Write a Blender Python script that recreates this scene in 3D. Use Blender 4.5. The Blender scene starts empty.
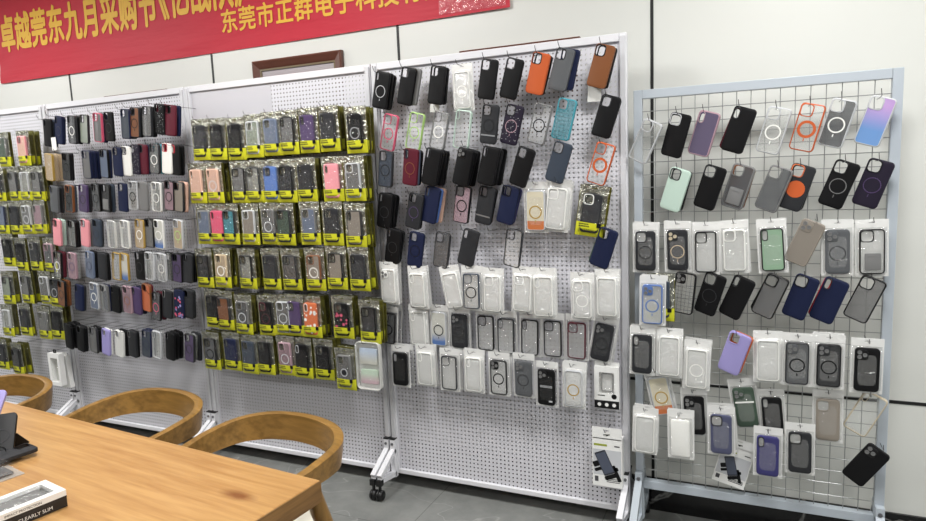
import bpy, bmesh, math, random
from mathutils import Vector, Matrix
from mathutils.geometry import tessellate_polygon
random.seed(7)
SC = bpy.context.scene
COL = SC.collection
R = math.radians

# ------------------------------------------------------------------ camera
FPX, CAMP = 657.3574, Vector((0.4992, -2.7532, 1.5768))
YAW, PIT, ROL = 0.4290, 0.1317, -0.0409
_F = Vector((-math.sin(YAW)*math.cos(PIT), math.cos(YAW)*math.cos(PIT), -math.sin(PIT)))
_R0 = Vector((math.cos(YAW), math.sin(YAW), 0))
_U0 = _R0.cross(_F)
_R = _R0*math.cos(ROL)+_U0*math.sin(ROL)
_U = -_R0*math.sin(ROL)+_U0*math.cos(ROL)
cam = bpy.data.cameras.new('camera')
cam.sensor_width = 36; cam.lens = FPX/926*36; cam.clip_start = .02
co = bpy.data.objects.new('camera', cam); COL.objects.link(co)
M = Matrix((_R, _U, -_F)).transposed().to_4x4(); M.translation = CAMP
co.matrix_world = M
SC.camera = co

def at(u, v, Y=None, Z=None):
    """a point of the photograph turned into a point on the plane Y or Z of the room"""
    d = _F+_R*((u-463)/FPX)-_U*((v-260.5)/FPX)
    t = (Y-CAMP.y)/d.y if Y is not None else (Z-CAMP.z)/d.z
    return CAMP+d*t

# ------------------------------------------------------------------ materials
def lin(c):
    return tuple((x/12.92 if x <= .04045 else ((x+.055)/1.055)**2.4) for x in c)
COLS = dict(black=(16,16,18), charcoal=(44,45,48), grey=(118,118,118), slate=(58,66,78), navy=(26,33,62), white=(232,232,228),
  silver=(190,192,195), brown=(125,78,48), orange=(192,92,50), maroon=(88,28,42), pink=(226,150,158), teal=(70,150,165), blue=(85,115,175),
  mint=(190,212,200), lavender=(158,150,204), purple=(78,62,98), green=(66,82,70), red=(190,45,60), clear=(225,228,225), gold=(170,140,70),
  peach=(225,185,165), taupe=(140,132,122), beige=(200,180,150), cream=(225,220,205), lime=(165,200,120), rose=(206,88,116), dusk_blue=(80,83,108), smoke=(90,92,95), bluegrey=(110,122,145),
  terracotta=(205,110,70), indigo=(62,60,110), sage=(150,160,145), mauve=(170,140,150), mint_green=(146,178,150), champagne=(196,184,160), aubergine=(36,31,46), plum=(98,88,114))
TALPHA = dict(clear=.10, teal=.5, smoke=.62, mauve=.5, lime=.35, grey=.6, sage=.5, beige=.5, peach=.7, bluegrey=.6)
def rgb(c):
    if isinstance(c, str): c = COLS[c]
    return (*lin([x/255 for x in c]), 1)
MATS = {}
def mat(name, c, rough=.5, metal=0, alpha=1, spec=.5, bump=0, bscale=200, vary=0, vscale=6):
    if name in MATS: return MATS[name]
    m = bpy.data.materials.new(name); m.use_nodes = True
    N, L = m.node_tree.nodes, m.node_tree.links
    b = N['Principled BSDF']
    b.inputs['Base Color'].default_value = rgb(c)
    b.inputs['Roughness'].default_value = rough
    b.inputs['Metallic'].default_value = metal
    b.inputs['Alpha'].default_value = alpha
    b.inputs['Specular IOR Level'].default_value = spec
    if bump or vary:
        t = N.new('ShaderNodeTexCoord'); n = N.new('ShaderNodeTexNoise')
        n.inputs['Scale'].default_value = bscale if bump else vscale; n.inputs['Detail'].default_value = 4
        L.new(t.outputs['Object'], n.inputs['Vector'])
        if bump:
            bu = N.new('ShaderNodeBump'); bu.inputs['Strength'].default_value = bump; bu.inputs['Distance'].default_value = .002 if bscale > 60 else .02
            L.new(n.outputs['Fac'], bu.inputs['Height']); L.new(bu.outputs['Normal'], b.inputs['Normal'])
        if vary:
            mx = N.new('ShaderNodeMix'); mx.data_type = 'RGBA'
            mx.inputs[6].default_value = rgb(c); mx.inputs[7].default_value = tuple(min(1, x*(1+vary)) for x in rgb(c)[:3])+(1,)
            L.new(n.outputs['Fac'], mx.inputs[0]); L.new(mx.outputs[2], b.inputs['Base Color'])
    MATS[name] = m
    return m
def film(name, c, alpha, rough=.2, crumple=.6, scale=28, gloss=.12):
    """thin plastic: see-through, a little milky, with glossy crumples"""
    if name in MATS: return MATS[name]
    m = bpy.data.materials.new(name); m.use_nodes = True
    N, L = m.node_tree.nodes, m.node_tree.links
    b = N['Principled BSDF']; out = N['Material Output']
    b.inputs['Base Color'].default_value = rgb(c); b.inputs['Roughness'].default_value = .4
    t = N.new('ShaderNodeTexCoord'); n = N.new('ShaderNodeTexNoise'); n.inputs['Scale'].default_value = scale; n.inputs['Detail'].default_value = 3
    n.inputs['Distortion'].default_value = 1.2
    oi = N.new('ShaderNodeObjectInfo'); va = N.new('ShaderNodeVectorMath'); va.operation = 'ADD'
    L.new(t.outputs['Object'], va.inputs[0]); L.new(oi.outputs['Location'], va.inputs[1]); L.new(va.outputs[0], n.inputs['Vector'])
    bu = N.new('ShaderNodeBump'); bu.inputs['Strength'].default_value = crumple; bu.inputs['Distance'].default_value = .02
    L.new(n.outputs['Fac'], bu.inputs['Height'])
    g = N.new('ShaderNodeBsdfGlossy'); g.inputs['Roughness'].default_value = rough; g.inputs['Color'].default_value = (1, 1, 1, 1)
    L.new(bu.outputs['Normal'], g.inputs['Normal'])
    tr = N.new('ShaderNodeBsdfTransparent')
    m1 = N.new('ShaderNodeMixShader'); m1.inputs[0].default_value = alpha
    L.new(tr.outputs[0], m1.inputs[1]); L.new(b.outputs[0], m1.inputs[2])
    m2 = N.new('ShaderNodeMixShader'); m2.inputs[0].default_value = gloss
    L.new(m1.outputs[0], m2.inputs[1]); L.new(g.outputs[0], m2.inputs[2])
    L.new(m2.outputs[0], out.inputs['Surface'])
    MATS[name] = m
    return m
def M_op(c): return mat('soft_'+str(c), c, .5, 0, 1, .22)
def M_gl(c): return mat('gloss_'+str(c), c, .28, 0, 1, .4)
def M_metal(c): return mat('metal_'+str(c), c, .3, .9)
def M_tint(c, a=None):
    if a is None: a = TALPHA.get(c, .78)
    return film('tint_%s_%d' % (c, a*100), c, a, .15, .05, 10, .035)

# ------------------------------------------------------------------ mesh helpers
def rr(w, h, r, cx=0, cz=0, n=5):
    P = []
    r = min(r, w/2-1e-4, h/2-1e-4)
    for (sx, sz, a0) in ((1, 1, 0), (-1, 1, 90), (-1, -1, 180), (1, -1, 270)):
        for i in range(n+1):
            a = R(a0+90*i/n)
            P.append((cx+sx*(w/2-r)+r*math.cos(a), cz+sz*(h/2-r)+r*math.sin(a)))
    return P
def circ(r, cx=0, cz=0, n=28):
    return [(cx+r*math.cos(2*math.pi*i/n), cz+r*math.sin(2*math.pi*i/n)) for i in range(n)]
class MB:
    def __init__(s): s.v = []; s.f = []; s.mi = []; s.cur = 0
    def add(s, vs, fs):
        o = len(s.v); s.v += [tuple(v) for v in vs]
        for f in fs: s.f.append(tuple(o+i for i in f)); s.mi.append(s.cur)
        return s
    def loops(s, Ls, close0=False, close1=False):
        """bridge rings of equal length; a ring is a list of (x, y, z)"""
        n = len(Ls[0]); vs = [p for l in Ls for p in l]; fs = []
        for k in range(len(Ls)-1):
            for i in range(n):
                j = (i+1) % n
                fs.append((k*n+i, k*n+j, (k+1)*n+j, (k+1)*n+i))
        if close0: fs.append(tuple(reversed(range(n))))
        if close1: fs.append(tuple(range((len(Ls)-1)*n, len(Ls)*n)))
        return s.add(vs, fs)
    def plate(s, outer, holes, y, flip=False):
        polys = [[Vector((x, z, 0)) for x, z in outer]]+[[Vector((x, z, 0)) for x, z in h] for h in holes]
        flat = [p for q in polys for p in q]
        tri = tessellate_polygon(polys)
        return s.add([(p.x, y, p.y) for p in flat], [tuple(reversed(t)) if flip else t for t in tri])
    def box(s, x0, x1, y0, y1, z0, z1):
        vs = [(x, y, z) for x in (x0, x1) for y in (y0, y1) for z in (z0, z1)]
        return s.add(vs, [(0, 1, 3, 2), (4, 6, 7, 5), (0, 4, 5, 1), (2, 3, 7, 6), (0, 2, 6, 4), (1, 5, 7, 3)])
    def beam(s, a, b, w, d, up=(0, 0, 1)):
        """a square bar from a to b"""
        a, b = Vector(a), Vector(b); t = (b-a).normalized()
        x = t.cross(Vector(up)); x = x.normalized() if x.length > 1e-4 else Vector((1, 0, 0))
        y = x.cross(t)
        q = [x*w/2*i+y*d/2*j for i, j in ((-1, -1), (1, -1), (1, 1), (-1, 1))]
        return s.loops([[tuple(a+k) for k in q], [tuple(b+k) for k in q]], True, True)
    def tube(s, pts, r, n=8, cap=True):
        P = [Vector(p) for p in pts]; Ls = []; ref = None
        for i, p in enumerate(P):
            t = (P[min(i+1, len(P)-1)]-P[max(i-1, 0)]).normalized()
            if ref is None:
                ref = t.orthogonal().normalized()
            x = (ref-t*ref.dot(t)).normalized(); ref = x; y = t.cross(x)
            rad = r[i] if isinstance(r, (list, tuple)) else r
            Ls.append([tuple(p+x*rad*math.cos(2*math.pi*k/n)+y*rad*math.sin(2*math.pi*k/n)) for k in range(n)])
        return s.loops(Ls, cap, cap)
    def prism(s, outer, y0, y1, inner=None):
        o0 = [(x, y0, z) for x, z in outer]; o1 = [(x, y1, z) for x, z in outer]
        if inner is None:
            return s.loops([o0, o1], True, True)
        if len(inner) == len(outer):
            i0 = [(x, y0, z) for x, z in inner]; i1 = [(x, y1, z) for x, z in inner]
            return s.loops([o0, o1, i1, i0, o0])
        s.plate(outer, [inner], y0); s.plate(outer, [inner], y1, True)
        s.loops([o0, o1]); s.loops([[(x, y1, z) for x, z in inner], [(x, y0, z) for x, z in inner]])
        return s
    def ball(s, c, r, n=12, m=8, sc=(1, 1, 1)):
        c = Vector(c); Ls = []
        for i in range(m+1):
            th = math.pi*(i+.001)/(m+.002)
            Ls.append([tuple(c+Vector((r*sc[0]*math.sin(th)*math.cos(2*math.pi*k/n), r*sc[1]*math.sin(th)*math.sin(2*math.pi*k/n), r*sc[2]*math.cos(th)))) for k in range(n)])
        return s.loops(Ls, True, True)
    def mesh(s, name, mats, smooth=False, bevel=0):
        me = bpy.data.meshes.new(name); me.from_pydata(s.v, [], s.f)
        for m in (mats if isinstance(mats, (list, tuple)) else [mats]): me.materials.append(m)
        me.polygons.foreach_set('material_index', s.mi)
        bm = bmesh.new(); bm.from_mesh(me)
        bmesh.ops.remove_doubles(bm, verts=bm.verts, dist=1e-6)
        bmesh.ops.recalc_face_normals(bm, faces=bm.faces)
        if bevel: bmesh.ops.bevel(bm, geom=[e for e in bm.edges if len(e.link_faces) == 2 and e.calc_face_angle(0) > .5], offset=bevel, segments=2, affect='EDGES', profile=.5)
        bm.to_mesh(me); bm.free()
        if smooth:
            me.polygons.foreach_set('use_smooth', [True]*len(me.polygons))
            me.set_sharp_from_angle(angle=R(50))
        me.update()
        return me
def link(name, me, parent=None, label=None):
    o = bpy.data.objects.new(name, me); COL.objects.link(o)
    if parent is not None: o.parent = parent
    if label: o['label'] = label
    return o
def put(name, mb, m, parent=None, smooth=False, bevel=0, label=None):
    return link(name, mb.mesh(name, m, smooth, bevel), parent, label)
def tag(o, label, cat, group=None):
    o['label'] = label; o['category'] = cat
    if group: o['group'] = group
    w = label.replace(',', ' ').split()
    if not 4 <= len(w) <= 16: print('LABEL LENGTH', len(w), label)
    return o
def thing(name, label, cat, loc=(0, 0, 0), rot=(0, 0, 0), group=None):
    o = bpy.data.objects.new(name, None); COL.objects.link(o)
    o.location = loc; o.rotation_euler = rot; o.empty_display_size = .03
    return tag(o, label, cat, group)
def struct(name, mb, m, **k):
    o = put(name, mb, m, **k); o['kind'] = 'structure'; return o

# ------------------------------------------------------------------ phone cases
CW, CH, CT = .0785, .161, .0125
def hole_of(cam, w=CW, h=CH):
    if cam == 'sq': return rr(.035, .037, .010, -w/2+.0235, h/2-.0245)
    if cam == 'pill': return rr(.0165, .036, .008, -w/2+.016, h/2-.025)
    if cam == 'slot': return rr(.012, .030, .006, -w/2+.014, h/2-.024)
    if cam == 'wide': return rr(.056, .022, .009, -w/2+.036, h/2-.019)
    return None
def hole_top(cam, w=CW, h=CH):
    H = hole_of(cam)
    if not H: return (0, h/2+.004)
    return (sum(p[0] for p in H)/len(H), max(p[1] for p in H)-.002)
CACHE = {}
def cached(key, fn):
    if key not in CACHE: CACHE[key] = fn()
    return CACHE[key]
def outline(inset=0, w=CW, h=CH): return rr(w-2*inset, h-2*inset, .0135-inset, n=6)
def P3(l, y): return [(x, y, z) for x, z in l]
def build_walls(mb, t=CT):
    mb.loops([P3(outline(.0022), -t), P3(outline(.0006), -t+.0008), P3(outline(0), -t+.0026), P3(outline(0), -.0008), P3(outline(.0006), 0), P3(outline(.0020), 0), P3(outline(.0022), -t+.002)])
def build_plate(mb, cam, t=CT):
    H = hole_of(cam); hs = [H] if H else []
    mb.plate(outline(.0022), hs, -t); mb.plate(outline(.0022), hs, -t+.002, True)
    if H: mb.loops([P3(H, -t), P3(H, -t+.002)])
def me_shell(cam, m):
    def f():
        mb = MB(); build_walls(mb); build_plate(mb, cam); return mb.mesh('shell', m, True)
    return cached(('shell', cam, m.name), f)
def me_bumper(m):
    def f():
        mb = MB(); build_walls(mb)
        mb.loops([P3(outline(.0046), -CT+.0003), P3(outline(.0044), -CT-.0005), P3(outline(.0018), -CT-.0003), P3(outline(.0010), -CT+.0006)])
        return mb.mesh('bumper', m, True)
    return cached(('bumper', m.name), f)
def me_plate(cam, m):
    def f():
        mb = MB(); build_plate(mb, cam); return mb.mesh('back_plate', m)
    return cached(('plate', cam, m.name), f)
def me_rim(cam, m):
    def f():
        H = hole_of(cam); cx = sum(p[0] for p in H)/len(H); cz = sum(p[1] for p in H)/len(H)
        O = [(cx+(x-cx)*1.17+(.0008 if x > cx else -.0008), cz+(z-cz)*1.17) for x, z in H]
        mb = MB(); mb.loops([P3(O, -CT), P3([((x*.3+a*.7), (z*.3+b*.7)) for (x, z), (a, b) in zip(H, O)], -CT-.0016), P3(H, -CT-.0014), P3(H, -CT)])
        return mb.mesh('camera_rim', m, True)
    return cached(('rim', cam, m.name), f)
def me_ring(m, disc=False, big=1, thin=False):
    def f():
        mb = MB(); y0, y1 = -CT-.0007, -CT-.00005
        ri = .0238 if thin else (.0185 if big > 1.1 else .0218)
        mb.prism(circ(.0265*big, 0, -.006), y0, y1, None if disc else circ(ri*big, 0, -.006))
        if not disc: mb.prism(rr(.0022 if thin else .0035, .010, .001, 0, -.042), y0, y1)
        return mb.mesh('magnet_ring', m)
    return cached(('ring', m.name, disc, big, thin), f)
def me_lens(m1, m2):
    def f():
        mb = MB(); mb.prism(rr(.036, .038, .010, -CW/2+.0235, CH/2-.0245), -CT-.002, -CT)
        return mb.mesh('camera_plate', m1, True, .0006)
    return cached(('lensplate', m1.name), f)
def me_lensring(m, i):
    def f():
        mb = MB(); cx, cz = ((-.0245, .0645), (-.0075+-.0005, .0555), (-.0245, .0475))[i]
        mb.prism(circ(.0072, cx, cz, 16), -CT-.0040, -CT-.0015, circ(.0048, cx, cz, 16))
        mb.prism(circ(.0048, cx, cz, 16), -CT-.0026, -CT-.0015)
        return mb.mesh('lens_ring', m)
    return cached(('lensring', m.name, i), f)
def me_card(m):
    def f():
        mb = MB(); mb.prism(rr(.050, .060, .004, .002, -.035), -CT-.003, -CT); mb.box(-.015, .019, -CT-.0034, -CT-.003, -.018, -.0145)
        return mb.mesh('card_holder', m, True, .0006)
    return cached(('card', m.name), f)
def me_strip(m, z):
    def f():
        mb = MB(); mb.box(-.034, .034, -CT-.0012, -CT, z-.003, z+.003); return mb.mesh('band', m)
    return cached(('strip', m.name, z), f)
def me_dots(m, n, seed):
    def f():
        rng = random.Random(seed); mb = MB()
        for i in range(n):
            for _ in range(20):
                x, z = rng.uniform(-.032, .032), rng.uniform(-.072, .072)
                if not (x < .004 and z > .03): break
            r = rng.uniform(.0008, .0018) if n > 12 else rng.uniform(.005, .009)
            mb.prism(circ(r, x, z, 8), -CT-.0004, -CT)
        return mb.mesh('print', m)
    return cached(('dots', m.name, n, seed), f)

def parse(spec):
    """kind,colour,camera,ring,frame,extra"""
    p = (spec.split(',')+['']*6)[:6]
    return dict(kind=p[0], col=p[1], cam=p[2] or 'sq', ring=p[3], frame=p[4], extra=p[5])
def word(c): return {'mint_green': 'pale-green', 'dusk_blue': 'dusk-blue', 'bluegrey': 'blue-grey', 'smoke': 'smoke-grey'}.get(c, c)
def look_of(s):
    d = parse(s); c = word(d['col'])
    if d['kind'] == 'o': t = f'{c} phone case'
    elif d['kind'] == 'g': t = f'{c} ombre phone case'
    elif d['col'] == 'clear': t = f"clear {word(d['frame'])}-edged phone case" if d['frame'] else 'clear phone case'
    else: t = f"see-through {c} phone case"
    ex = {'card': 'with card holder', 'disc': 'with orange disc', 'dots': 'with speckles', 'stand': 'with stand', 'wallet': 'with raised cameras', 'floral': 'with flowers', 'band': 'with white band', 'pop': 'with round grip', 'lensgold': 'with gold lenses', 'grid': 'with plaid lines', 'split': 'with orange bottom', 'sky': 'with blue bottom', 'text': 'with white logo', 'red': 'with red panels'}.get(d['extra'])
    if ex: t += ' '+ex
    elif d['ring']: t += f" and {word(d['ring'])} ring" if 'edged' in t else f" with {word(d['ring'])} ring"
    return t
def ombre(name, c1, c2, a=.85, z0=-.02, z1=.03):
    if name in MATS: return MATS[name]
    m = mat(name, c1, .3, 0, a)
    N, L = m.node_tree.nodes, m.node_tree.links
    t = N.new('ShaderNodeTexCoord'); s = N.new('ShaderNodeSeparateXYZ'); mr = N.new('ShaderNodeMapRange')
    mr.inputs[1].default_value = z0; mr.inputs[2].default_value = z1
    mx = N.new('ShaderNodeMix'); mx.data_type = 'RGBA'; mx.inputs[6].default_value = rgb(c2); mx.inputs[7].default_value = rgb(c1)
    L.new(t.outputs['Object'], s.inputs[0]); L.new(s.outputs['Z'], mr.inputs[0]); L.new(mr.outputs[0], mx.inputs[0]); L.new(mx.outputs[2], N['Principled BSDF'].inputs['Base Color'])
    return m
def add_case(spec, parent, loc=(0, 0, 0), wrap=True, detail=True):
    """the parts of a phone case under parent; wrap: gather them under one part named phone_case (for cases in bags)"""
    d = parse(spec); col = d['col']; cam = d['cam']; fr = d['frame'] or None
    hole = hole_of(cam) is not None
    if d['kind'] == 'o':
        body = link('shell', me_shell(cam if hole else 'none', M_op(col)), parent)
    else:
        if d['kind'] == 'g': pm = ombre('ombre_purple_blue', (196, 160, 218), (110, 155, 212), .72, -.03, .05)
        elif d['extra'] == 'split': pm = ombre('ombre_clear_orange', (222, 214, 190), (205, 120, 70), .8, -.042, -.040)
        elif d['extra'] == 'sky': pm = ombre('ombre_clear_blue', (214, 214, 206), (90, 125, 185), .7, -.06, -.02)
        else: pm = M_tint(col)
        body = link('back_plate', me_plate(cam if hole else 'none', pm), parent)
        bm_ = M_gl(fr) if fr else M_tint(col if col != 'clear' else 'white', .45)
        b = link('bumper', me_bumper(bm_), body if wrap else parent)
        if wrap: b.location = (0, 0, 0)
    if wrap: body.location = loc; up = body
    else: up = parent
    if not detail: return body
    if hole:
        rc = fr or ('charcoal' if col in ('black', 'navy', 'purple', 'maroon') else ('silver' if col == 'clear' else col))
        if d['extra'] == 'lensgold': rc = 'champagne'
        link('camera_rim', me_rim(cam, M_gl(rc)), up)
    elif cam == 'lens':
        link('camera_plate', me_lens(M_gl(col if col != 'clear' else (fr or 'silver')), None), up)
        for i in range(3): link('lens_ring', me_lensring(M_gl('grey' if d['extra'] != 'lensgold' else 'champagne'), i), up)
    if d['ring']:
        big = 1.12 if d['ring'] in ('orange',) else 1
        link('magnet_ring', me_ring(M_gl(d['ring']), d['extra'] == 'disc', big, d['kind'] == 'o'), up)
    e = d['extra']
    if e == 'card': link('card_holder', me_card(M_gl('grey')), up)
    if e == 'stand': link('stand', me_strip(M_metal('silver'), -.045), up)
    if e == 'band': link('band', me_strip(M_gl('white'), .022), up)
    if e == 'dots': link('speckle_pattern', me_dots(M_gl('silver'), 40, 3), up)
    if e == 'floral': link('speckle_pattern', me_dots(M_gl('white'), 12, 5), up)
    if e == 'red': link('speckle_pattern', me_dots(M_gl('rose'), 11, 8), up)
    if e == 'multi': 
        link('speckle_pattern', me_dots(M_gl('lavender'), 12, 9), up); link('speckle_pattern', me_dots(M_gl('rose'), 9, 12), up)
    if e == 'pop': link('grip', me_ring(M_gl('silver'), False, .75), up); link('grip', me_ring(M_gl('charcoal'), True, .5), up)
    if e == 'grid': link('plaid', cached('plaid', lambda: _plaid()), up)
    if e == 'text': link('logo', cached('logo', lambda: _logo()), up)
    if e == 'wallet':
        for i in range(3): link('lens_ring', me_lensring(M_gl('silver'), i), up)
    return body
def _plaid():
    mb = MB(); y0, y1 = -CT-.0003, -CT
    for i in range(1, 5): x = -.0365+i*.0146; mb.box(x-.0005, x+.0005, y0, y1, -.076, (.03 if x < 0 else .076))
    for i in range(1, 8): z = -.078+i*.0145; mb.box(-.0365, .0365, y0, y1, z-.0005, z+.0005)
    return mb.mesh('plaid', M_gl('smoke'))
def _logo():
    mb = MB()
    for i in range(5):
        x = -.022+i*.011; mb.prism(rr(.009, .010, .003, x, .004), -CT-.0005, -CT, rr(.005, .006, .0015, x, .004))
    mb.box(.012, .028, -CT-.0005, -CT, -.065, -.058)
    return mb.mesh('logo', M_gl('silver'))

# ------------------------------------------------------------------ bags
F_CLEAR = film('clear_film', 'white', .012, .08, 1.0, 30, .035)
F_MILKY = film('milky_film', (244, 244, 242), .50, .14, 1.0, 26, .11)
F_SOFT = film('soft_film', (240, 240, 238), .09, .10, .9, 26, .05)
F_WHITE = film('white_seal', (242, 242, 240), .82, .25, .7, 40, .08)
FOIL_SIL = mat('silver_foil', (176, 176, 164), .22, .85, bump=1.0, bscale=38)
FOIL_OLV = mat('olive_foil', (100, 97, 38), .4, .3, bump=.6, bscale=40)
YELLOW = mat('yellow_print', (206, 206, 40), .4)
INK = mat('dark_ink', (40, 42, 30), .5)
FOAM = mat('white_foam', (236, 236, 232), .6, bump=.2, bscale=300)
def pillow(mb, w, z0, z1, y, bulge, nx=10, nz=14):
    vs = []; fs = []
    for j in range(nz+1):
        for i in range(nx+1):
            u = i/nx*2-1; v = j/nz*2-1
            b = bulge*(1-abs(u)**6)*(1-abs(v)**8)
            vs.append((u*w/2, y-b, z0+(z1-z0)*j/nz))
    for j in range(nz):
        for i in range(nx):
            a = j*(nx+1)+i; fs.append((a, a+1, a+nx+2, a+nx+1))
    mb.add(vs, fs)
def slot(z): return rr(.020, .006, .0028, 0, z, n=3)
def me_bagback(kind, w, h):
    def f():
        mb = MB(); z0, z1 = -h/2, h/2
        if kind == 'yellow':
            mb.plate(rr(w, h, .002), [rr(w-.014, h-.010, .002), slot(h/2-.012)] if False else [rr(w-.006, h-.034, .002, 0, -.012)], 0)
            mb.cur = 1; mb.plate(rr(w-.006, h-.034, .002, 0, -.012), [], 0)
            return mb.mesh('pouch_back', [FOIL_OLV, FOIL_SIL])
        mb.plate(rr(w, h, .002), [], 0)
        return mb.mesh('pouch_back', F_MILKY if kind != 'clear' else F_SOFT)
    return cached(('bagback', kind, w, h), f)
def me_bagfront(kind, w, h):
    def f():
        mb = MB(); pillow(mb, w-.003, -h/2+.002, h/2-.028, -.0008, .0145)
        return mb.mesh('pouch_front', {'yellow': F_CLEAR, 'white': F_SOFT, 'clear': F_CLEAR, 'milky': F_MILKY}[kind], True)
    return cached(('bagfront', kind, w, h), f)
def me_header(kind, w, h):
    def f():
        mb = MB(); mb.prism(rr(w, .030, .002, 0, h/2-.015), -.0016, -.0006, slot(h/2-.011))
        return mb.mesh('header', FOIL_SIL if kind == 'yellow' else F_WHITE)
    return cached(('header', kind, w, h), f)
def me_seal(kind, w, h):
    def f():
        mb = MB(); O = rr(w, h, .002); I = rr(w-.011, h-.02, .004)
        mb.prism(O, -.0012, -.0002, I); return mb.mesh('edge_seal', F_WHITE)
    return cached(('seal', kind, w, h), f)
def me_band(w, h):
    def f():
        mb = MB(); z0 = -h/2+.001; bh = .058
        vs = []; fs = []
        n = 10
        for j in range(4):
            for i in range(n+1):
                u = i/n*2-1; v = (z0+bh*j/3+h/2)/(h-.028)*2-1
                vs.append((u*(w-.004)/2, -.0016-.0145*(1-abs(u)**6)*(1-abs(v)**8), z0+bh*j/3))
        for j in range(3):
            for i in range(n): a = j*(n+1)+i; fs.append((a, a+1, a+n+2, a+n+1))
        mb.add(vs, fs)
        return mb.mesh('yellow_band', YELLOW, True)
    return cached(('band', w, h), f)
def me_print(w, h):
    def f():
        mb = MB(); rng = random.Random(4); y = -.0170
        for k, (z, n, hh) in enumerate(((.050, 6, .0045), (.041, 5, .0045), (.030, 10, .0018), (.026, 9, .0018), (.022, 10, .0018), (.018, 7, .0018))):
            x = -w*.36
            for i in range(n):
                l = rng.uniform(.004, .009)*(.8 if hh < .003 else 1)
                mb.box(x, x+l, y, y+.0004, -h/2+z, -h/2+z+hh); x += l+.0018
                if x > w*.34: break
        return mb.mesh('lettering', INK)
    return cached(('print', w, h), f)
def me_emblem(w, h):
    def f():
        mb = MB(); mb.prism(rr(.018, .018, .003, w*.33, -h/2+.052), -.0176, -.0170); return mb.mesh('emblem', M_gl('black'))
    return cached(('emblem', w, h), f)
def me_foamsheet(w, h):
    def f():
        mb = MB(); mb.prism(rr(.072, .152, .006), -.012, -.002); return mb.mesh('foam_sheet', FOAM, True, .001)
    return cached('foamsheet', f)
YW, YH = .120, .212
WW, WH = .103, .205
def add_bag(kind, spec, root, detail=True):
    w, h = (YW, YH) if kind == 'yellow' else (WW, WH)
    link('pouch_back', me_bagback(kind, w, h) if detail or kind != 'yellow' else cached('olive_back', lambda: MB().box(-w/2, w/2, -.007, 0, -h/2, h/2-.004).mesh('pouch_back', FOIL_OLV)), root)
    link('header', me_header(kind, w, h), root)
    if kind == 'yellow':
        b = link('yellow_band', me_band(w, h), root)
        if detail:
            link('lettering', me_print(w, h), b); link('emblem', me_emblem(w, h), root)
            link('pouch_front', me_bagfront(kind, w, h), root)
            add_case(spec, root, (0, -.0022, -.008))
        else:
            link('pouch_front', me_bagfront('yellow', w, h), root)
        return
    link('edge_seal', me_seal(kind, w, h), root)
    link('pouch_front', me_bagfront(kind, w, h), root)
    if not detail: return
    if spec == 'foam': link('foam_sheet', me_foamsheet(w, h), root).location = (0, 0, -.012)
    else: add_case(spec, root, (0, -.0022, -.012))
LAMP, WORLD, EXPO = 41, .20, -0.20

# ------------------------------------------------------------------ the room
Z0 = .07                      # bottom of the pegboards
WALLY = .205
def wall_mat():
    m = mat('wall_panel', (219, 220, 215), .38, vary=-.05, vscale=1.5)
    return m
def marble_black():
    m = mat('black_marble', (8, 8, 9), .12)
    N, L = m.node_tree.nodes, m.node_tree.links
    t = N.new('ShaderNodeTexCoord'); n = N.new('ShaderNodeTexNoise'); n.inputs['Scale'].default_value = 2.2; n.inputs['Detail'].default_value = 5
    n.inputs['Distortion'].default_value = .6
    s = N.new('ShaderNodeMath'); s.operation = 'SUBTRACT'; s.inputs[1].default_value = .5
    a = N.new('ShaderNodeMath'); a.operation = 'ABSOLUTE'
    r = N.new('ShaderNodeValToRGB'); r.color_ramp.elements[0].position = 0; r.color_ramp.elements[0].color = (.22, .22, .21, 1); r.color_ramp.elements[1].position = .012; r.color_ramp.elements[1].color = (.004, .004, .0045, 1)
    L.new(t.outputs['Object'], n.inputs['Vector']); L.new(n.outputs['Fac'], s.inputs[0]); L.new(s.outputs[0], a.inputs[0]); L.new(a.outputs[0], r.inputs[0]); L.new(r.outputs[0], N['Principled BSDF'].inputs['Base Color'])
    return m
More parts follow.
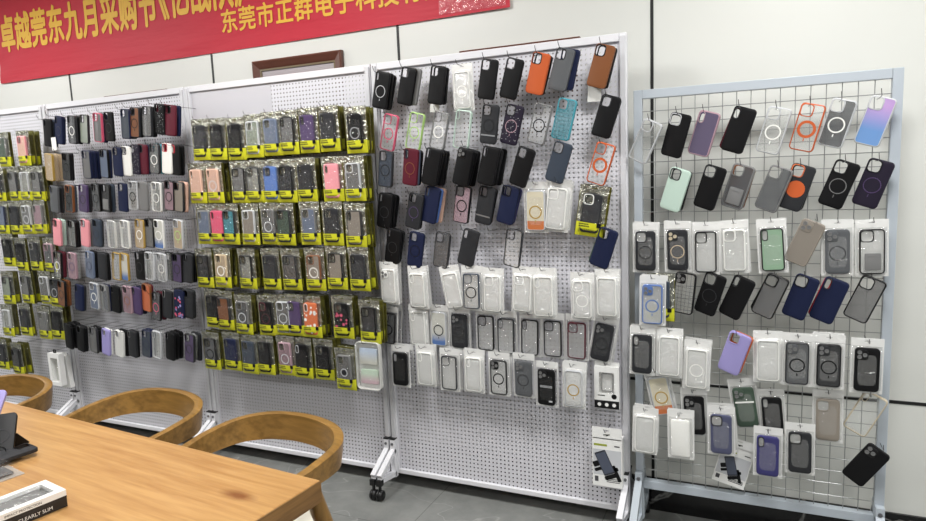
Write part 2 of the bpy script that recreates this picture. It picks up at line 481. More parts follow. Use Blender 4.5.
def floor_mat():
    m = mat('grey_stone', (92, 94, 93), .45)
    N, L = m.node_tree.nodes, m.node_tree.links
    t = N.new('ShaderNodeTexCoord')
    n = N.new('ShaderNodeTexNoise'); n.inputs['Scale'].default_value = 5; n.inputs['Detail'].default_value = 8; n.inputs['Roughness'].default_value = .7
    r = N.new('ShaderNodeValToRGB'); r.color_ramp.elements[0].position = .3; r.color_ramp.elements[0].color = rgb((110, 112, 110)); r.color_ramp.elements[1].position = .7; r.color_ramp.elements[1].color = rgb((136, 137, 134))
    n2 = N.new('ShaderNodeTexNoise'); n2.inputs['Scale'].default_value = 1.3; n2.inputs['Detail'].default_value = 3; n2.inputs['Distortion'].default_value = 1.5
    s = N.new('ShaderNodeMath'); s.operation = 'SUBTRACT'; s.inputs[1].default_value = .5
    a = N.new('ShaderNodeMath'); a.operation = 'ABSOLUTE'
    r2 = N.new('ShaderNodeValToRGB'); r2.color_ramp.elements[0].color = (.35, .35, .35, 1); r2.color_ramp.elements[1].position = .006; r2.color_ramp.elements[1].color = (0, 0, 0, 1)
    br = N.new('ShaderNodeTexBrick'); br.inputs['Scale'].default_value = 1; br.offset = 0; br.inputs['Brick Width'].default_value = .8; br.inputs['Row Height'].default_value = .8; br.inputs['Mortar Size'].default_value = .0022
    br.inputs['Color1'].default_value = br.inputs['Color2'].default_value = (1, 1, 1, 1); br.inputs['Mortar'].default_value = (.55, .55, .55, 1)
    mp = N.new('ShaderNodeMapping'); mp.inputs['Location'].default_value = (.13, .35, 0)
    mx = N.new('ShaderNodeMix'); mx.data_type = 'RGBA'; mx.inputs[7].default_value = rgb((185, 185, 182))
    mu = N.new('ShaderNodeMix'); mu.data_type = 'RGBA'; mu.blend_type = 'MULTIPLY'; mu.inputs[0].default_value = 1
    L.new(t.outputs['Object'], n.inputs['Vector']); L.new(t.outputs['Object'], n2.inputs['Vector']); L.new(t.outputs['Object'], mp.inputs[0]); L.new(mp.outputs[0], br.inputs['Vector'])
    L.new(n.outputs['Fac'], r.inputs[0]); L.new(n2.outputs['Fac'], s.inputs[0]); L.new(s.outputs[0], a.inputs[0]); L.new(a.outputs[0], r2.inputs[0])
    L.new(r2.outputs[0], mx.inputs[0]); L.new(r.outputs[0], mx.inputs[6]); L.new(mx.outputs[2], mu.inputs[6]); L.new(br.outputs['Color'], mu.inputs[7])
    L.new(mu.outputs[2], N['Principled BSDF'].inputs['Base Color'])
    return m
XL, XR, YF, ZC = -8.5, 4.2, -6.0, 3.0
struct('floor', MB().box(XL, XR, YF, WALLY, -.1, 0), floor_mat())
struct('wall_back', MB().box(XL, XR, WALLY, WALLY+.1, 0, ZC), wall_mat())
struct('wall_left', MB().box(XL-.1, XL, YF, WALLY+.1, 0, ZC), wall_mat())
struct('wall_right', MB().box(XR, XR+.1, YF, WALLY+.1, 0, ZC), wall_mat())
struct('ceiling', MB().box(XL-.1, XR+.1, YF, WALLY+.1, ZC, ZC+.1), mat('ceiling_white', (235, 235, 232), .8))
struct('baseboard_back', MB().box(XL, XR, WALLY-.012, WALLY, 0, .155), marble_black())
GR = mat('seam_black', (18, 18, 18), .5)
k = 1
for i in range(-5, 4):
    x = .065+1.223*i
    struct('trim_%d' % k, MB().box(x-.0065, x+.0065, WALLY-.0025, WALLY, .155, ZC), GR); k += 1
for z in (.616,):
    struct('trim_%d' % k, MB().box(XL, XR, WALLY-.0025, WALLY, z-.0065, z+.0065), GR); k += 1

# ------------------------------------------------------------------ pegboards
def peg_mat(name='perforated_steel', col=(210, 209, 215)):
    m = bpy.data.materials.new(name); m.use_nodes = True
    N, L = m.node_tree.nodes, m.node_tree.links
    b = N['Principled BSDF']; out = N['Material Output']
    b.inputs['Base Color'].default_value = rgb(col); b.inputs['Roughness'].default_value = .4
    t = N.new('ShaderNodeTexCoord'); s = N.new('ShaderNodeSeparateXYZ'); L.new(t.outputs['Object'], s.inputs[0])
    def cell(sock):
        a = N.new('ShaderNodeMath'); a.operation = 'DIVIDE'; a.inputs[1].default_value = .020; L.new(sock, a.inputs[0])
        f = N.new('ShaderNodeMath'); f.operation = 'FRACT'; L.new(a.outputs[0], f.inputs[0])
        c = N.new('ShaderNodeMath'); c.operation = 'SUBTRACT'; c.inputs[1].default_value = .5; L.new(f.outputs[0], c.inputs[0])
        p = N.new('ShaderNodeMath'); p.operation = 'ABSOLUTE'; L.new(c.outputs[0], p.inputs[0]); return p.outputs[0]
    mx = N.new('ShaderNodeMath'); mx.operation = 'MAXIMUM'; L.new(cell(s.outputs['X']), mx.inputs[0]); L.new(cell(s.outputs['Z']), mx.inputs[1])
    lt = N.new('ShaderNodeMath'); lt.operation = 'LESS_THAN'; lt.inputs[1].default_value = .165; L.new(mx.outputs[0], lt.inputs[0])
    tr = N.new('ShaderNodeBsdfTransparent'); ms = N.new('ShaderNodeMixShader')
    L.new(lt.outputs[0], ms.inputs[0]); L.new(b.outputs[0], ms.inputs[1]); L.new(tr.outputs[0], ms.inputs[2]); L.new(ms.outputs[0], out.inputs['Surface'])
    return m
PEG = peg_mat()
PEGB = peg_mat('perforated_steel_hole_shade', (52, 52, 56))  # rear sheet's dark colour stands in for shade inside the holes
STEEL = mat('white_steel', (222, 222, 226), .32)
STEEL2 = mat('grey_steel', (176, 184, 192), .35)
BLK = mat('black_plastic', (16, 16, 17), .45)
def caster(name, x, y, parent, m=None):
    c = put(name, MB().tube([(x, y, .055), (x, y, .075)], .008), BLK, parent)
    put('wheel', MB().tube([(x-.017, y, .026), (x-.012, y, .026), (x-.002, y, .026), (x-.002, y, .026)], [.020, .026, .026, .02], 14).tube([(x+.002, y, .026), (x+.012, y, .026), (x+.017, y, .026)], [.026, .026, .02], 14), BLK, c, True)
def foot(x, parent, m, ztop=.257, L=.165):
    for s, back in ((-1, False), (1, True)):
        y0 = -.018 if s < 0 else .046
        ye = s*L if s < 0 else WALLY-.045
        f = MB(); w = .026
        f.box(x-w/2, x+w/2, y0-.013, y0+.013, .06, ztop)
        f.beam((x, y0, ztop-.055), (x, ye-(-s)*0, .118), w, w, (1, 0, 0))
        f.beam((x, y0, .075), (x, ye, .100), w, w, (1, 0, 0))
        fo = put('foot', f, m, parent, bevel=.0015)
        put('end_cap', MB().box(x-w/2-.0005, x+w/2+.0005, ye-.014, ye+.014, .076, .106), BLK, fo)
        put('top_cap', MB().box(x-w/2-.001, x+w/2+.001, y0-.014, y0+.014, ztop, ztop+.006), BLK, fo)
        put('bolt', MB().tube([(x, y0+s*.013, ztop-.022), (x, y0+s*.017, ztop-.022)], .007), mat('bolt_steel', (120, 120, 124), .3, .8), fo)
        caster('caster', x, ye, fo)
W_, H_ = 1.2, 2.038
def pegboard(xl, label):
    xr = xl+W_
    t = thing('pegboard_stand', label, 'pegboard', (xl, 0, Z0), (0, 0, 0), 'perforated display boards')
    def P(name, mb, m, **k):
        o = put(name, mb, m, t, **k); return o
    mb = MB(); x0, x1, z0, z1 = .03, W_-.03, .02, H_-.03
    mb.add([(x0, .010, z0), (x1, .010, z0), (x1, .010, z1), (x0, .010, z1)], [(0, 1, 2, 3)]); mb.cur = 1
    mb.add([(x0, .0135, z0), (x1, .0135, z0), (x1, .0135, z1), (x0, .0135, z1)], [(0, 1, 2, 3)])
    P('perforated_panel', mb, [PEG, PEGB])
    # frame: a flat flange with a raised rim
    e = .003
    for nm, bx in (('side_frame', (e, .034, -.004, .024, 0, H_)), ('side_frame', (W_-.034, W_-e, -.004, .024, 0, H_)), ('top_frame', (.034, W_-.034, -.003, .024, H_-.032, H_)), ('bottom_frame', (.034, W_-.034, -.003, .024, 0, .024))):
        P(nm, MB().box(*bx), STEEL, bevel=.003)
    for x in (.018, W_-.018):
        P('post', MB().box(x-.011, x+.011, -.012, -.0042, .18, H_-.012), mat('post_grey', (206, 206, 210), .3), bevel=.002)
    foot(.018, t, STEEL); foot(W_-.018, t, STEEL)
    for f in t.children:
        if f.name.startswith('foot'): f.location = (0, 0, -Z0)
    return t
BOARDS = dict(P1='far yellow-bag board', P2='board between yellow-bag boards', P3='wide yellow-bag board', P4='pegboard beside grid', G='wire grid rack')
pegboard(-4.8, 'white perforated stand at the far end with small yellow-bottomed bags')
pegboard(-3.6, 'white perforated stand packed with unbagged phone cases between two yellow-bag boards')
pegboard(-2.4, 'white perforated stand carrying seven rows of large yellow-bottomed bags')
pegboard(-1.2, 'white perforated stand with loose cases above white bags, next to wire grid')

# ------------------------------------------------------------------ wire grid rack
g = thing('grid_rack', 'pale grey steel frame rack with open wire grid before the wall', 'grid rack', (.022, 0, 0))
GW, GB, GT = .917, .195, 1.878
p_ = lambda n, mb, m, **k: put(n, mb, m, g, **k)
p_('post', MB().box(0, .033, 0, .033, .05, GT), STEEL2, bevel=.002)
p_('post', MB().box(GW-.033, GW, 0, .033, .05, GT), STEEL2, bevel=.002)
p_('top_rail', MB().box(.0335, GW-.0335, 0, .033, GT-.035, GT), STEEL2, bevel=.002)
p_('bottom_rail', MB().box(.0335, GW-.0335, 0, .033, GB, GB+.036), STEEL2, bevel=.002)
WIRE = mat('wire_steel', (150, 152, 152), .3, .3)
mb = MB()
nx = 17
for i in range(1, nx): x = .033+(GW-.066)*i/nx; mb.tube([(x, .018, GB+.03), (x, .018, GT-.03)], .0016, 6)
z = GT-.035-.05
while z > GB+.04:
    mb.tube([(.03, .0148, z), (GW-.03, .0148, z)], .0016, 6); z -= .0505
o = p_('wire_grid', mb, WIRE)
def gfoot(x):
    for s in (-1, 1):
        y0 = -.016 if s < 0 else .049; ye = -.175 if s < 0 else WALLY-.045
        f = MB(); w = .030
        f.box(x-w/2, x+w/2, y0-.015, y0+.015, .06, .275)
        f.beam((x, y0, .235), (x, ye, .105), w, w, (1, 0, 0)); f.beam((x, y0, .075), (x, ye, .09), w, w, (1, 0, 0))
        fo = p_('foot', f, STEEL2, bevel=.0015)
        put('bolt', MB().tube([(x, y0+s*.015, .25), (x, y0+s*.020, .25)], .008), mat('bolt_steel', (120, 120, 124), .3, .8), fo)
        put('end_cap', MB().box(x-w/2-.0005, x+w/2+.0005, ye-.015, ye+.015, .066, .098), BLK, fo)
        caster('caster', x, ye, fo)
gfoot(.0165); gfoot(GW-.0165)

# ------------------------------------------------------------------ the goods
A_ = (0, 80, 3.255); B_ = (0, 220, 3.255); C_ = (180, 90, 3.255); D_ = (180, 230, 3.067); E_ = (365, 30, 4.343); F_ = (495, 30, 4.343)
G_ = (365, 140, 4.007); H_c = (495, 140, 4.007); I_ = (365, 250, 3.257); J_ = (495, 250, 3.257)
K_ = (630, 60, 3.257); L_ = (760, 60, 3.259); M_ = (625, 200, 3.255); N_ = (760, 200, 3.259); O_ = (625, 340, 2.876); Q_ = (740, 340, 2.876)
ORD = 'first second third fourth fifth sixth seventh eighth ninth tenth eleventh twelfth thirteenth fourteenth fifteenth'.split()
ROWS7 = ['top', 'second', 'third', 'fourth', 'fifth', 'sixth', 'seventh', 'bottom']
HOOKM = mat('hook_steel', (70, 70, 72), .3, .8)
def hook(pt, front, label, bag, rot=0):
    """a wire peg from the board out past the stack, its tip bent up"""
    x, z = pt
    t = .022 if not bag else .016
    ym = front-.028
    pts = [(0, .008, 0), (0, ym*.5, .001), (0, ym, .003), (0, ym-.005, .006), (-.002, ym-.010, .006+t*.5), (-.003, ym-.012, .006+t)]
    key = ('hook', round(front, 3), bag)
    me = cached(key, lambda: MB().tube(pts, .0013, 6).mesh('peg_hook', HOOKM, True))
    o = link('peg_hook', me); o.location = (x, 0, z)
    tag(o, label, 'hook', 'wire hooks on the boards')
TADD = dict(P1=3, P2=4, P3=2, P4=6, G=6)
COLORS_BEHIND = ['black', 'charcoal', 'navy', 'grey', 'slate']
def place(board, row, nrow, items, front, pitch, kind):
    """items: (crop, x, y, spec, tilt, n_behind, [behind specs], options)"""
    rn = ROWS7[row] if row < nrow-1 else 'bottom'
    bn = BOARDS[board]
    its = sorted(items, key=lambda i: i[0][0]+i[1]/i[0][2])
    rng = random.Random(hash_(board, row))
    for i, it in enumerate(its):
        c, x, y, spec, tilt, nb = it[:6]
        beh = it[6] if len(it) > 6 else []
        opt = it[7] if len(it) > 7 else {}
        kd = opt.get('kind', kind); fr = opt.get('front', front)
        u, v = c[0]+x/c[2], c[1]+y/c[2]
        P = at(u, v, Y=fr)
        tilt += TADD[board] if kd == 'case' else 0
        fr += -(.014 if kd == 'case' else .017)*(i % 2) if 'front' not in opt else 0
        pitch = .028 if kd == 'case' else .034
        if board in ('G', 'P4') and 's' not in opt and kd == 'case': opt = dict(opt, s=1.05 if board == 'G' else 1.03)
        th = R(tilt); yaw = R(rng.uniform(-2, 2)+opt.get('yaw', dict(G=-13, P4=-8, P2=-6).get(board, 0) if kd == 'case' else -1)); pit = R(rng.uniform(0, 3))
        od = ORD[i]
        lk = look_of(spec) if spec != 'foam' else ''
        if kd == 'case':
            lab = f'{lk}, {od} in {rn} row, {bn}'
            t = thing('phone_case', lab, 'phone case', P, (pit, th, yaw), 'loose phone cases')
            add_case(spec, t, wrap=False)
            d = parse(spec); hx, hz = hole_top(d['cam'])
        else:
            lk = lk.replace(' phone case', ' case')
            nm = {'yellow': f'yellow bag of {lk}', 'white': f'bagged {lk}', 'milky': f'frosted bag of {lk}', 'clear': f'bagged {lk}'}[kd]
            if spec == 'foam': nm = 'white plastic bag with foam sheet'
            lab = f'{nm}, {od} in {rn} row, {bn}'
            t = thing('bagged_phone_case', lab, 'bagged phone case', P, (pit, th, yaw), 'bagged phone cases')
            add_bag(kd, spec, t)
            hx, hz = 0, (YH if kd == 'yellow' else WH)/2-.011
        if opt.get('s'): t.scale = (opt['s'],)*3; hx *= opt['s']; hz *= opt['s']
        H = (P.x+hx*math.cos(th)+hz*math.sin(th), P.z-hx*math.sin(th)+hz*math.cos(th))
        if not opt.get('nohook'):
            hook(H, fr-.016 if kd == 'case' else fr-.006, f'wire hook holding the {od} stack, {rn} row, {bn}', kd != 'case')
        for b in range(nb):
            yb = fr+pitch*(b+1)
            if yb > -.004: break
            th2 = th+R(rng.uniform(-3, 3))
            dx = rng.uniform(-.003, .003)+opt.get('bdx', 0)
            bs = beh[b] if b < len(beh) else None
            pos = (H[0]-(hx*math.cos(th2)+hz*math.sin(th2))+dx, yb, H[1]-(-hx*math.sin(th2)+hz*math.cos(th2))-.001*b)
            bw = 'right' if False else ORD[b]
            if kd == 'case':
                if bs is None:
                    bc = rng.choice(COLORS_BEHIND); d = parse(spec); cm = d['cam']
                    bs = f'o,{bc},{cm}'
                d = parse(bs)
                o = link('phone_case', me_shell(d['cam'] if hole_of(d['cam']) else 'none', M_op(d['col']) if d['kind'] == 'o' else M_tint(d['col'])))
                o.location = pos; o.rotation_euler = (pit, th2, yaw)
                cl = 'see-through '+word(d['col']) if d['kind'] != 'o' else word(d['col'])
                tag(o, f'{cl} case {bw} behind the {od} front one, {rn} row, {bn}', 'phone case', 'phone cases deeper on the hooks')
            else:
                t2 = thing('bagged_phone_case', f'{"yellow-bottomed" if kd == "yellow" else "white"} bag {bw} behind the {od} front one, {rn} row, {bn}', 'bagged phone case', pos, (pit, th2, yaw), 'bags deeper on the hooks')
                add_bag(kd, 'o,black,sq', t2, False)
def hash_(b, r): return sum(ord(c) for c in b)*31+r

exec_rows = []
def row(board, r, n, front, pitch, kind, items): place(board, r, n, items, front, pitch, kind)

# --- board of bare cases (between the yellow-bag boards)
f2, pt2 = -.165, .022
row('P2', 0, 7, f2, pt2, 'case', [
 (A_,161,172,'o,black,pill',5,1), (A_,197,163,'o,navy,pill,charcoal',6,1), (A_,240,162,'c,smoke,pill,white,charcoal',4,1), (A_,280,160,'c,sage,sq,,charcoal',5,1,['c,clear,sq']),
 (A_,324,155,'c,grey,sq,,rose',5,1), (A_,360,152,'o,black,sq,charcoal',2,0), (A_,414,143,'c,slate,sq,,navy',3,1), (A_,444,138,'c,brown,sq,black,charcoal',3,1), (A_,484,135,'c,grey,sq,,charcoal',3,1,['o,black,sq']), (A_,525,128,'o,black,sq,,,dots',4,2,['o,maroon,sq','o,black,sq']), (A_,560,132,'o,maroon,sq,,black',4,1,['o,navy,sq'])])
row('P2', 1, 7, f2, pt2, 'case', [
 (A_,166,284,'c,beige,none,,gold,dots',5,2,['c,beige,none','o,beige,none']), (A_,222,282,'c,charcoal,sq,black,black',3,1,['o,black,sq']), (A_,288,275,'c,grey,sq,,navy',3,2,['o,navy,sq','o,navy,sq']), (A_,345,272,'c,bluegrey,sq,,black',4,1,['o,navy,sq']),
 (A_,388,266,'o,navy,sq',3,0), (A_,418,264,'o,white,sq,,black',3,0), (A_,445,259,'o,aubergine,sq,black,,dots',3,1,['o,maroon,sq']), (A_,470,258,'o,maroon,sq',4,1,['o,navy,sq']), (A_,508,256,'c,grey,sq,white,charcoal',3,1,['o,teal,sq']), (A_,549,256,'o,white,sq,,red',4,1,['o,red,sq']), (A_,575,260,'o,black,sq,,red',4,1,['o,black,sq'])])
row('P2', 2, 7, f2, pt2, 'case', [
 (A_,182,388,'o,smoke,pill',6,1), (A_,231,386,'c,charcoal,sq,black,brown',4,1), (A_,276,385,'c,purple,sq,black,purple',4,1), (A_,318,382,'c,smoke,sq,black,black',3,1), (A_,350,384,'c,charcoal,sq,,black,card',3,1), (A_,405,382,'o,navy,sq',4,1,['c,clear,sq']), (A_,438,376,'c,clear,sq,black,silver',2,0),
 (A_,470,378,'o,grey,slot',3,1,['c,clear,sq']), (A_,514,380,'c,clear,sq,white,white',2,1), (A_,556,376,'c,mauve,sq,black,black',3,1,['o,black,sq']), (A_,586,380,'c,taupe,sq,,charcoal',3,1,['o,peach,sq'])])
row('P2', 3, 7, f2, pt2, 'case', [
 (B_,191,40,'o,pink,sq,,black',5,1,['o,mint,sq']), (B_,240,44,'c,clear,sq,,black',4,1,['o,black,sq']), (B_,282,42,'o,pink,sq,,grey',5,1,['o,grey,sq']), (B_,320,42,'o,slate,sq,black',4,1), (B_,368,46,'c,clear,pill',3,2,['c,clear,pill','c,clear,pill']), (B_,412,46,'c,clear,sq,,white',3,1,['c,clear,sq']),
 (B_,460,44,'c,beige,sq,white,gold',2,0), (B_,491,42,'c,grey,sq,,black',2,1), (B_,522,46,'c,clear,sq,white,white,sky',2,0), (B_,585,46,'c,beige,sq,lime,silver',3,1,['c,clear,sq'])])
row('P2', 4, 7, f2, pt2, 'case', [
 (B_,193,145,'c,clear,sq,white,black',3,1,['o,maroon,sq']), (B_,240,148,'c,mauve,sq,purple,mauve',3,1,['c,clear,sq']), (B_,297,145,'c,bluegrey,sq,navy,bluegrey',4,1), (B_,338,150,'o,charcoal,none',4,1,['o,black,none']), (B_,384,150,'c,clear,pill,,gold',4,1,['c,clear,pill']), (B_,410,152,'c,clear,sq,,gold,sky',4,0),
 (B_,460,148,'o,black,sq,charcoal',1,1,['o,black,sq']), (B_,492,150,'c,clear,sq,,silver',2,1,['c,clear,sq']), (B_,531,154,'c,clear,sq,white,silver',2,2,['c,clear,sq','o,black,sq']), (B_,582,155,'c,purple,sq,black,black',3,1), (B_,614,156,'o,charcoal,sq,,black',3,1,['o,black,sq'])])
row('P2', 5, 7, f2, pt2, 'case', [
 (B_,206,238,'c,brown,sq,black,black',5,1,['o,brown,sq']), (B_,262,252,'o,navy,pill',5,1), (B_,312,246,'c,bluegrey,sq,white,silver',3,1,['c,clear,sq']), (B_,345,253,'c,clear,sq,,grey',3,1), (B_,381,257,'o,black,pill',4,1,['o,grey,pill']), (B_,420,258,'c,mauve,sq,brown,mauve',3,1), (B_,450,262,'o,purple,pill',4,1,['o,navy,pill']), (B_,482,252,'c,terracotta,sq,,brown',4,1,['o,maroon,sq']),
 (B_,514,280,'c,smoke,sq,rose,black',4,1,['o,maroon,sq']), (B_,549,273,'o,charcoal,pill,,grey',4,1), (B_,588,272,'o,navy,none,,black,multi',4,1,['o,black,none']), (B_,617,272,'o,charcoal,sq',4,1)])
row('P2', 6, 7, f2, pt2, 'case', [
 (B_,228,377,'o,black,none',4,2,['o,black,none','o,black,none']), (B_,268,385,'o,black,sq',5,1,['o,black,sq']), (B_,310,389,'c,grey,sq,,charcoal',5,1,['o,black,sq']), (B_,350,396,'o,lavender,sq,,lavender',5,1,['o,white,sq']), (B_,394,401,'c,white,sq,,white',6,1,['o,black,sq']), (B_,436,402,'o,charcoal,pill,,grey',4,1,['o,black,pill']), (B_,482,401,'c,slate,sq,navy,navy',4,1,['o,navy,sq']), (B_,515,405,'c,clear,pill,,silver',3,1,['c,clear,pill']),
 (B_,559,410,'o,black,pill',4,2,['o,black,pill','o,black,pill']), (B_,622,415,'c,purple,sq,black,charcoal',4,2,['c,clear,sq','o,charcoal,sq'])])

# --- wide board of yellow bags
f3, pt3 = -.150, .034
Y3 = lambda r, items: row('P3', r, 6, f3, pt3, 'yellow', items)
Y3(0, [(C_,69,162,'o,charcoal,pill,,black',1,2), (C_,124,160,'o,black,pill',1,2), (C_,183,159,'o,black,pill,,charcoal',1,2), (C_,241,150,'c,sage,sq,,silver',1,2), (C_,300,143,'c,bluegrey,sq,,bluegrey',1,2), (C_,354,138,'c,grey,pill,,black',1,2), (C_,419,132,'o,purple,pill',1,2), (C_,485,126,'o,charcoal,pill',0,2), (C_,574,130,'o,black,pill,silver',0,2)])
Y3(1, [(C_,58,304,'c,peach,pill,,peach',1,2), (C_,113,302,'c,peach,pill,silver,peach',1,2), (C_,196,300,'c,grey,sq,,black',1,2), (C_,243,298,'c,clear,sq,,charcoal',1,1), (C_,300,297,'o,blue,sq,,navy',1,2), (C_,349,296,'c,charcoal,sq,,black',1,1), (C_,412,292,'o,charcoal,pill',0,2), (C_,498,290,'o,pink,pill',0,2), (C_,568,288,'c,grey,sq,,silver',0,2)])
Y3(2, [(C_,84,437,'c,bluegrey,pill,,grey',1,2), (C_,126,437,'o,rose,pill',1,1), (C_,165,437,'c,teal,sq,,charcoal',1,2), (C_,229,437,'c,taupe,sq,,silver',1,2), (C_,293,435,'c,grey,sq,silver,grey',1,1), (C_,342,437,'c,green,sq,,charcoal',1,2), (C_,424,434,'c,bluegrey,sq,,grey',0,2), (C_,497,435,'o,charcoal,sq',0,1), (C_,572,442,'c,taupe,pill,,charcoal',0,2)])
Y3(3, [(D_,76,117,'c,charcoal,sq,,black',1,2), (D_,131,116,'c,beige,sq,white,beige',1,2), (D_,207,119,'c,clear,sq,,black',1,2), (D_,280,120,'o,charcoal,pill',0,2), (D_,342,121,'c,smoke,sq,,charcoal',0,2), (D_,415,121,'c,taupe,sq,white,brown',0,2), (D_,481,116,'c,taupe,sq,,black',0,2), (D_,550,120,'o,charcoal,pill,,black',0,2)])
Y3(4, [(D_,104,240,'o,black,sq',1,1), (D_,138,247,'c,brown,pill,,charcoal',1,1), (D_,196,259,'c,smoke,sq,silver,grey',1,2), (D_,268,262,'o,black,sq,maroon,maroon',0,2), (D_,321,261,'c,grey,sq,silver,silver',0,1), (D_,354,262,'o,purple,sq',0,1), (D_,405,266,'o,terracotta,pill,,white,floral',0,2), (D_,500,268,'o,black,sq,,,red',0,2), (D_,583,281,'c,charcoal,sq,,black',0,2)])
Y3(5, [(D_,98,370,'c,smoke,sq,black,black',1,2), (D_,160,372,'o,navy,pill,,black',1,2), (D_,214,381,'o,slate,sq',0,1), (D_,263,383,'o,black,sq,charcoal',0,2), (D_,327,385,'c,mauve,sq,silver,mauve',0,2), (D_,378,392,'o,black,pill,,silver',0,2), (D_,442,397,'o,black,sq,charcoal',0,2), (D_,508,426,'c,grey,sq,,grey,pop',0,2,[],{'front':-.17})])

# --- far board of yellow bags (cropped by the photograph)
f1, pt1 = -.150, .040
Y1 = lambda r, items: row('P1', r, 7, f1, pt1, 'yellow', items)
Y1(0, [(A_,14,226,'c,green,sq,,grey',1,1), (A_,78,222,'c,peach,sq,,pink',1,2), (A_,-52,232,'o,charcoal,sq',1,1)])
Y1(1, [(A_,-2,342,'o,charcoal,sq,,grey',1,1), (A_,48,338,'c,grey,sq,,charcoal',1,1), (A_,86,338,'c,clear,pill,,silver',1,1), (A_,124,338,'c,grey,sq,,charcoal',1,2)])
Y1(2, [(A_,10,448,'c,bluegrey,sq,,navy',1,1), (A_,52,448,'o,charcoal,pill',1,1), (A_,92,446,'c,grey,sq,silver,silver',1,1), (A_,130,444,'c,mauve,pill,,grey',1,1)])
Y1(3, [(B_,28,98,'o,black,sq',1,1), (B_,70,112,'o,black,pill,,charcoal',1,1), (B_,117,110,'o,charcoal,sq,,grey',1,1), (B_,164,114,'c,smoke,sq,,mauve',1,1)])
Y1(4, [(B_,28,220,'c,sage,sq,,charcoal',1,1), (B_,88,218,'c,grey,sq,,charcoal',1,2), (B_,150,220,'c,grey,sq,,silver',1,1), (B_,184,228,'o,charcoal,sq,silver',1,1)])
Y1(5, [(B_,26,326,'c,clear,pill,,silver',1,1), (B_,84,324,'o,charcoal,sq',1,1), (B_,146,334,'c,grey,sq,,grey',1,1), (B_,188,334,'o,black,pill,,charcoal',1,2)])
Y1(6, [(B_,8,436,'o,charcoal,sq',2,1), (B_,58,452,'c,charcoal,pill,,black',2,2)])

# --- pegboard beside the wire grid: loose cases above, white bags below
f4, pt4 = -.080, .016
R4 = lambda r, items: row('P4', r, 8, f4, pt4, 'case', items)
R4(0, [(E_,75,262,'o,black,slot,silver,black',8,2,['o,black,slot','o,black,slot']), (E_,186,245,'o,black,sq,,charcoal',10,1,['o,grey,sq'],{'bdx':.020}), (E_,317,240,'o,black,sq,,charcoal',6,1,['o,black,sq']), (E_,426,250,'c,clear,none,white,white',0,0,[],{'kind':'milky','s':.97}), (E_,538,215,'o,black,sq,,charcoal',6,0), (F_,76,212,'o,black,sq,,charcoal',12,0),
 (F_,190,190,'o,orange,sq,,black',11,1,['o,black,sq']), (F_,292,172,'o,smoke,sq,,charcoal',11,1,['o,navy,sq'],{'bdx':.018}), (F_,463,158,'o,brown,sq,,black',12,1,['o,black,sq'])])
R4(1, [(E_,110,445,'c,clear,sq,rose,rose',10,0), (E_,222,440,'c,clear,sq,lime,lime',9,0), (E_,327,437,'c,clear,sq,white,grey',9,0), (E_,427,432,'c,clear,slot,,mint',5,0), (E_,545,410,'o,charcoal,sq,black,black,stand',3,0), (F_,77,412,'o,aubergine,sq,mauve,black,dots',10,0), (F_,198,408,'c,clear,sq,black,grey',11,0), (F_,303,388,'c,teal,sq,,teal,grid',10,0), (F_,485,376,'o,black,sq,,charcoal',13,1,['o,black,sq'])])
row('P4', 2, 8, -.105, .022, 'case', [(G_,88,116,'c,slate,sq,charcoal,charcoal',2,0), (G_,187,108,'o,maroon,pill,brown',4,2,['c,bluegrey,pill','o,black,pill']), (G_,270,108,'o,black,pill',10,3,['o,black,pill']*3), (G_,397,108,'o,black,lens,,',12,3,['o,black,sq']*3), (G_,498,104,'o,black,pill',9,3,['o,black,pill']*3), (H_c,112,108,'o,black,sq,,charcoal',15,1,['o,black,sq']), (H_c,258,90,'o,slate,sq,,charcoal',13,0), (H_c,427,95,'c,clear,sq,orange,orange',13,0)])
R4(3, [(G_,84,283,'o,black,slot,charcoal',6,2,['o,black,slot']*2), (G_,202,284,'o,charcoal,sq,purple',9,1,['o,black,sq']), (G_,268,260,'o,navy,pill',9,2,['o,blue,pill','o,peach,pill']), (G_,394,258,'c,mauve,sq,black,black',4,0), (G_,485,262,'o,charcoal,sq,,black,stand',7,1,['o,black,sq']), (H_c,55,260,'o,navy,sq,,black',9,2,['o,navy,sq','o,indigo,sq']),
 (H_c,166,270,'c,clear,none,gold,silver,split',1,0,[],{'kind':'white','s':1.06}), (H_c,250,262,'c,clear,sq,,white',7,2,[],{'kind':'milky','s':1.08}), (H_c,388,285,'o,charcoal,sq,,white',9,1,[],{'kind':'yellow','s':1.0})])
R4(4, [(G_,117,424,'o,black,slot,charcoal',7,1,['o,black,slot']), (G_,207,438,'o,navy,sq,black,navy',5,1,['o,slate,sq']), (G_,312,440,'c,smoke,sq,,charcoal,grid',6,0), (G_,418,430,'o,charcoal,pill',10,0), (H_c,76,432,'c,clear,sq,,charcoal',4,0), (H_c,438,432,'o,navy,sq,,navy',13,1,['o,green,sq'])])
def bags(r, items): row('P4', r, 8, {5: -.085, 6: -.050, 7: -.085}[r], .020, 'white', items)
bags(5, [(I_,80,108,'c,clear,lens,,white',0,1,[],{'kind':'milky'}), (I_,174,122,'c,clear,pill,,white',0,1,[],{'kind':'milky'}), (I_,286,122,'c,clear,none,,white',-9,0,[],{'kind':'milky'}), (I_,349,124,'c,clear,sq,black,slate',1,1), (I_,418,132,'c,clear,sq,,white',2,0,[],{'kind':'milky'}), (J_,92,130,'c,clear,sq,,white',4,1,[],{'kind':'milky'}), (J_,160,140,'c,clear,pill,,white',0,1,[],{'kind':'milky','s':1.08}), (J_,286,150,'c,clear,sq,white,white',0,0,[],{'kind':'milky'}), (J_,366,142,'c,clear,none,,white',0,1,[],{'kind':'milky'})])
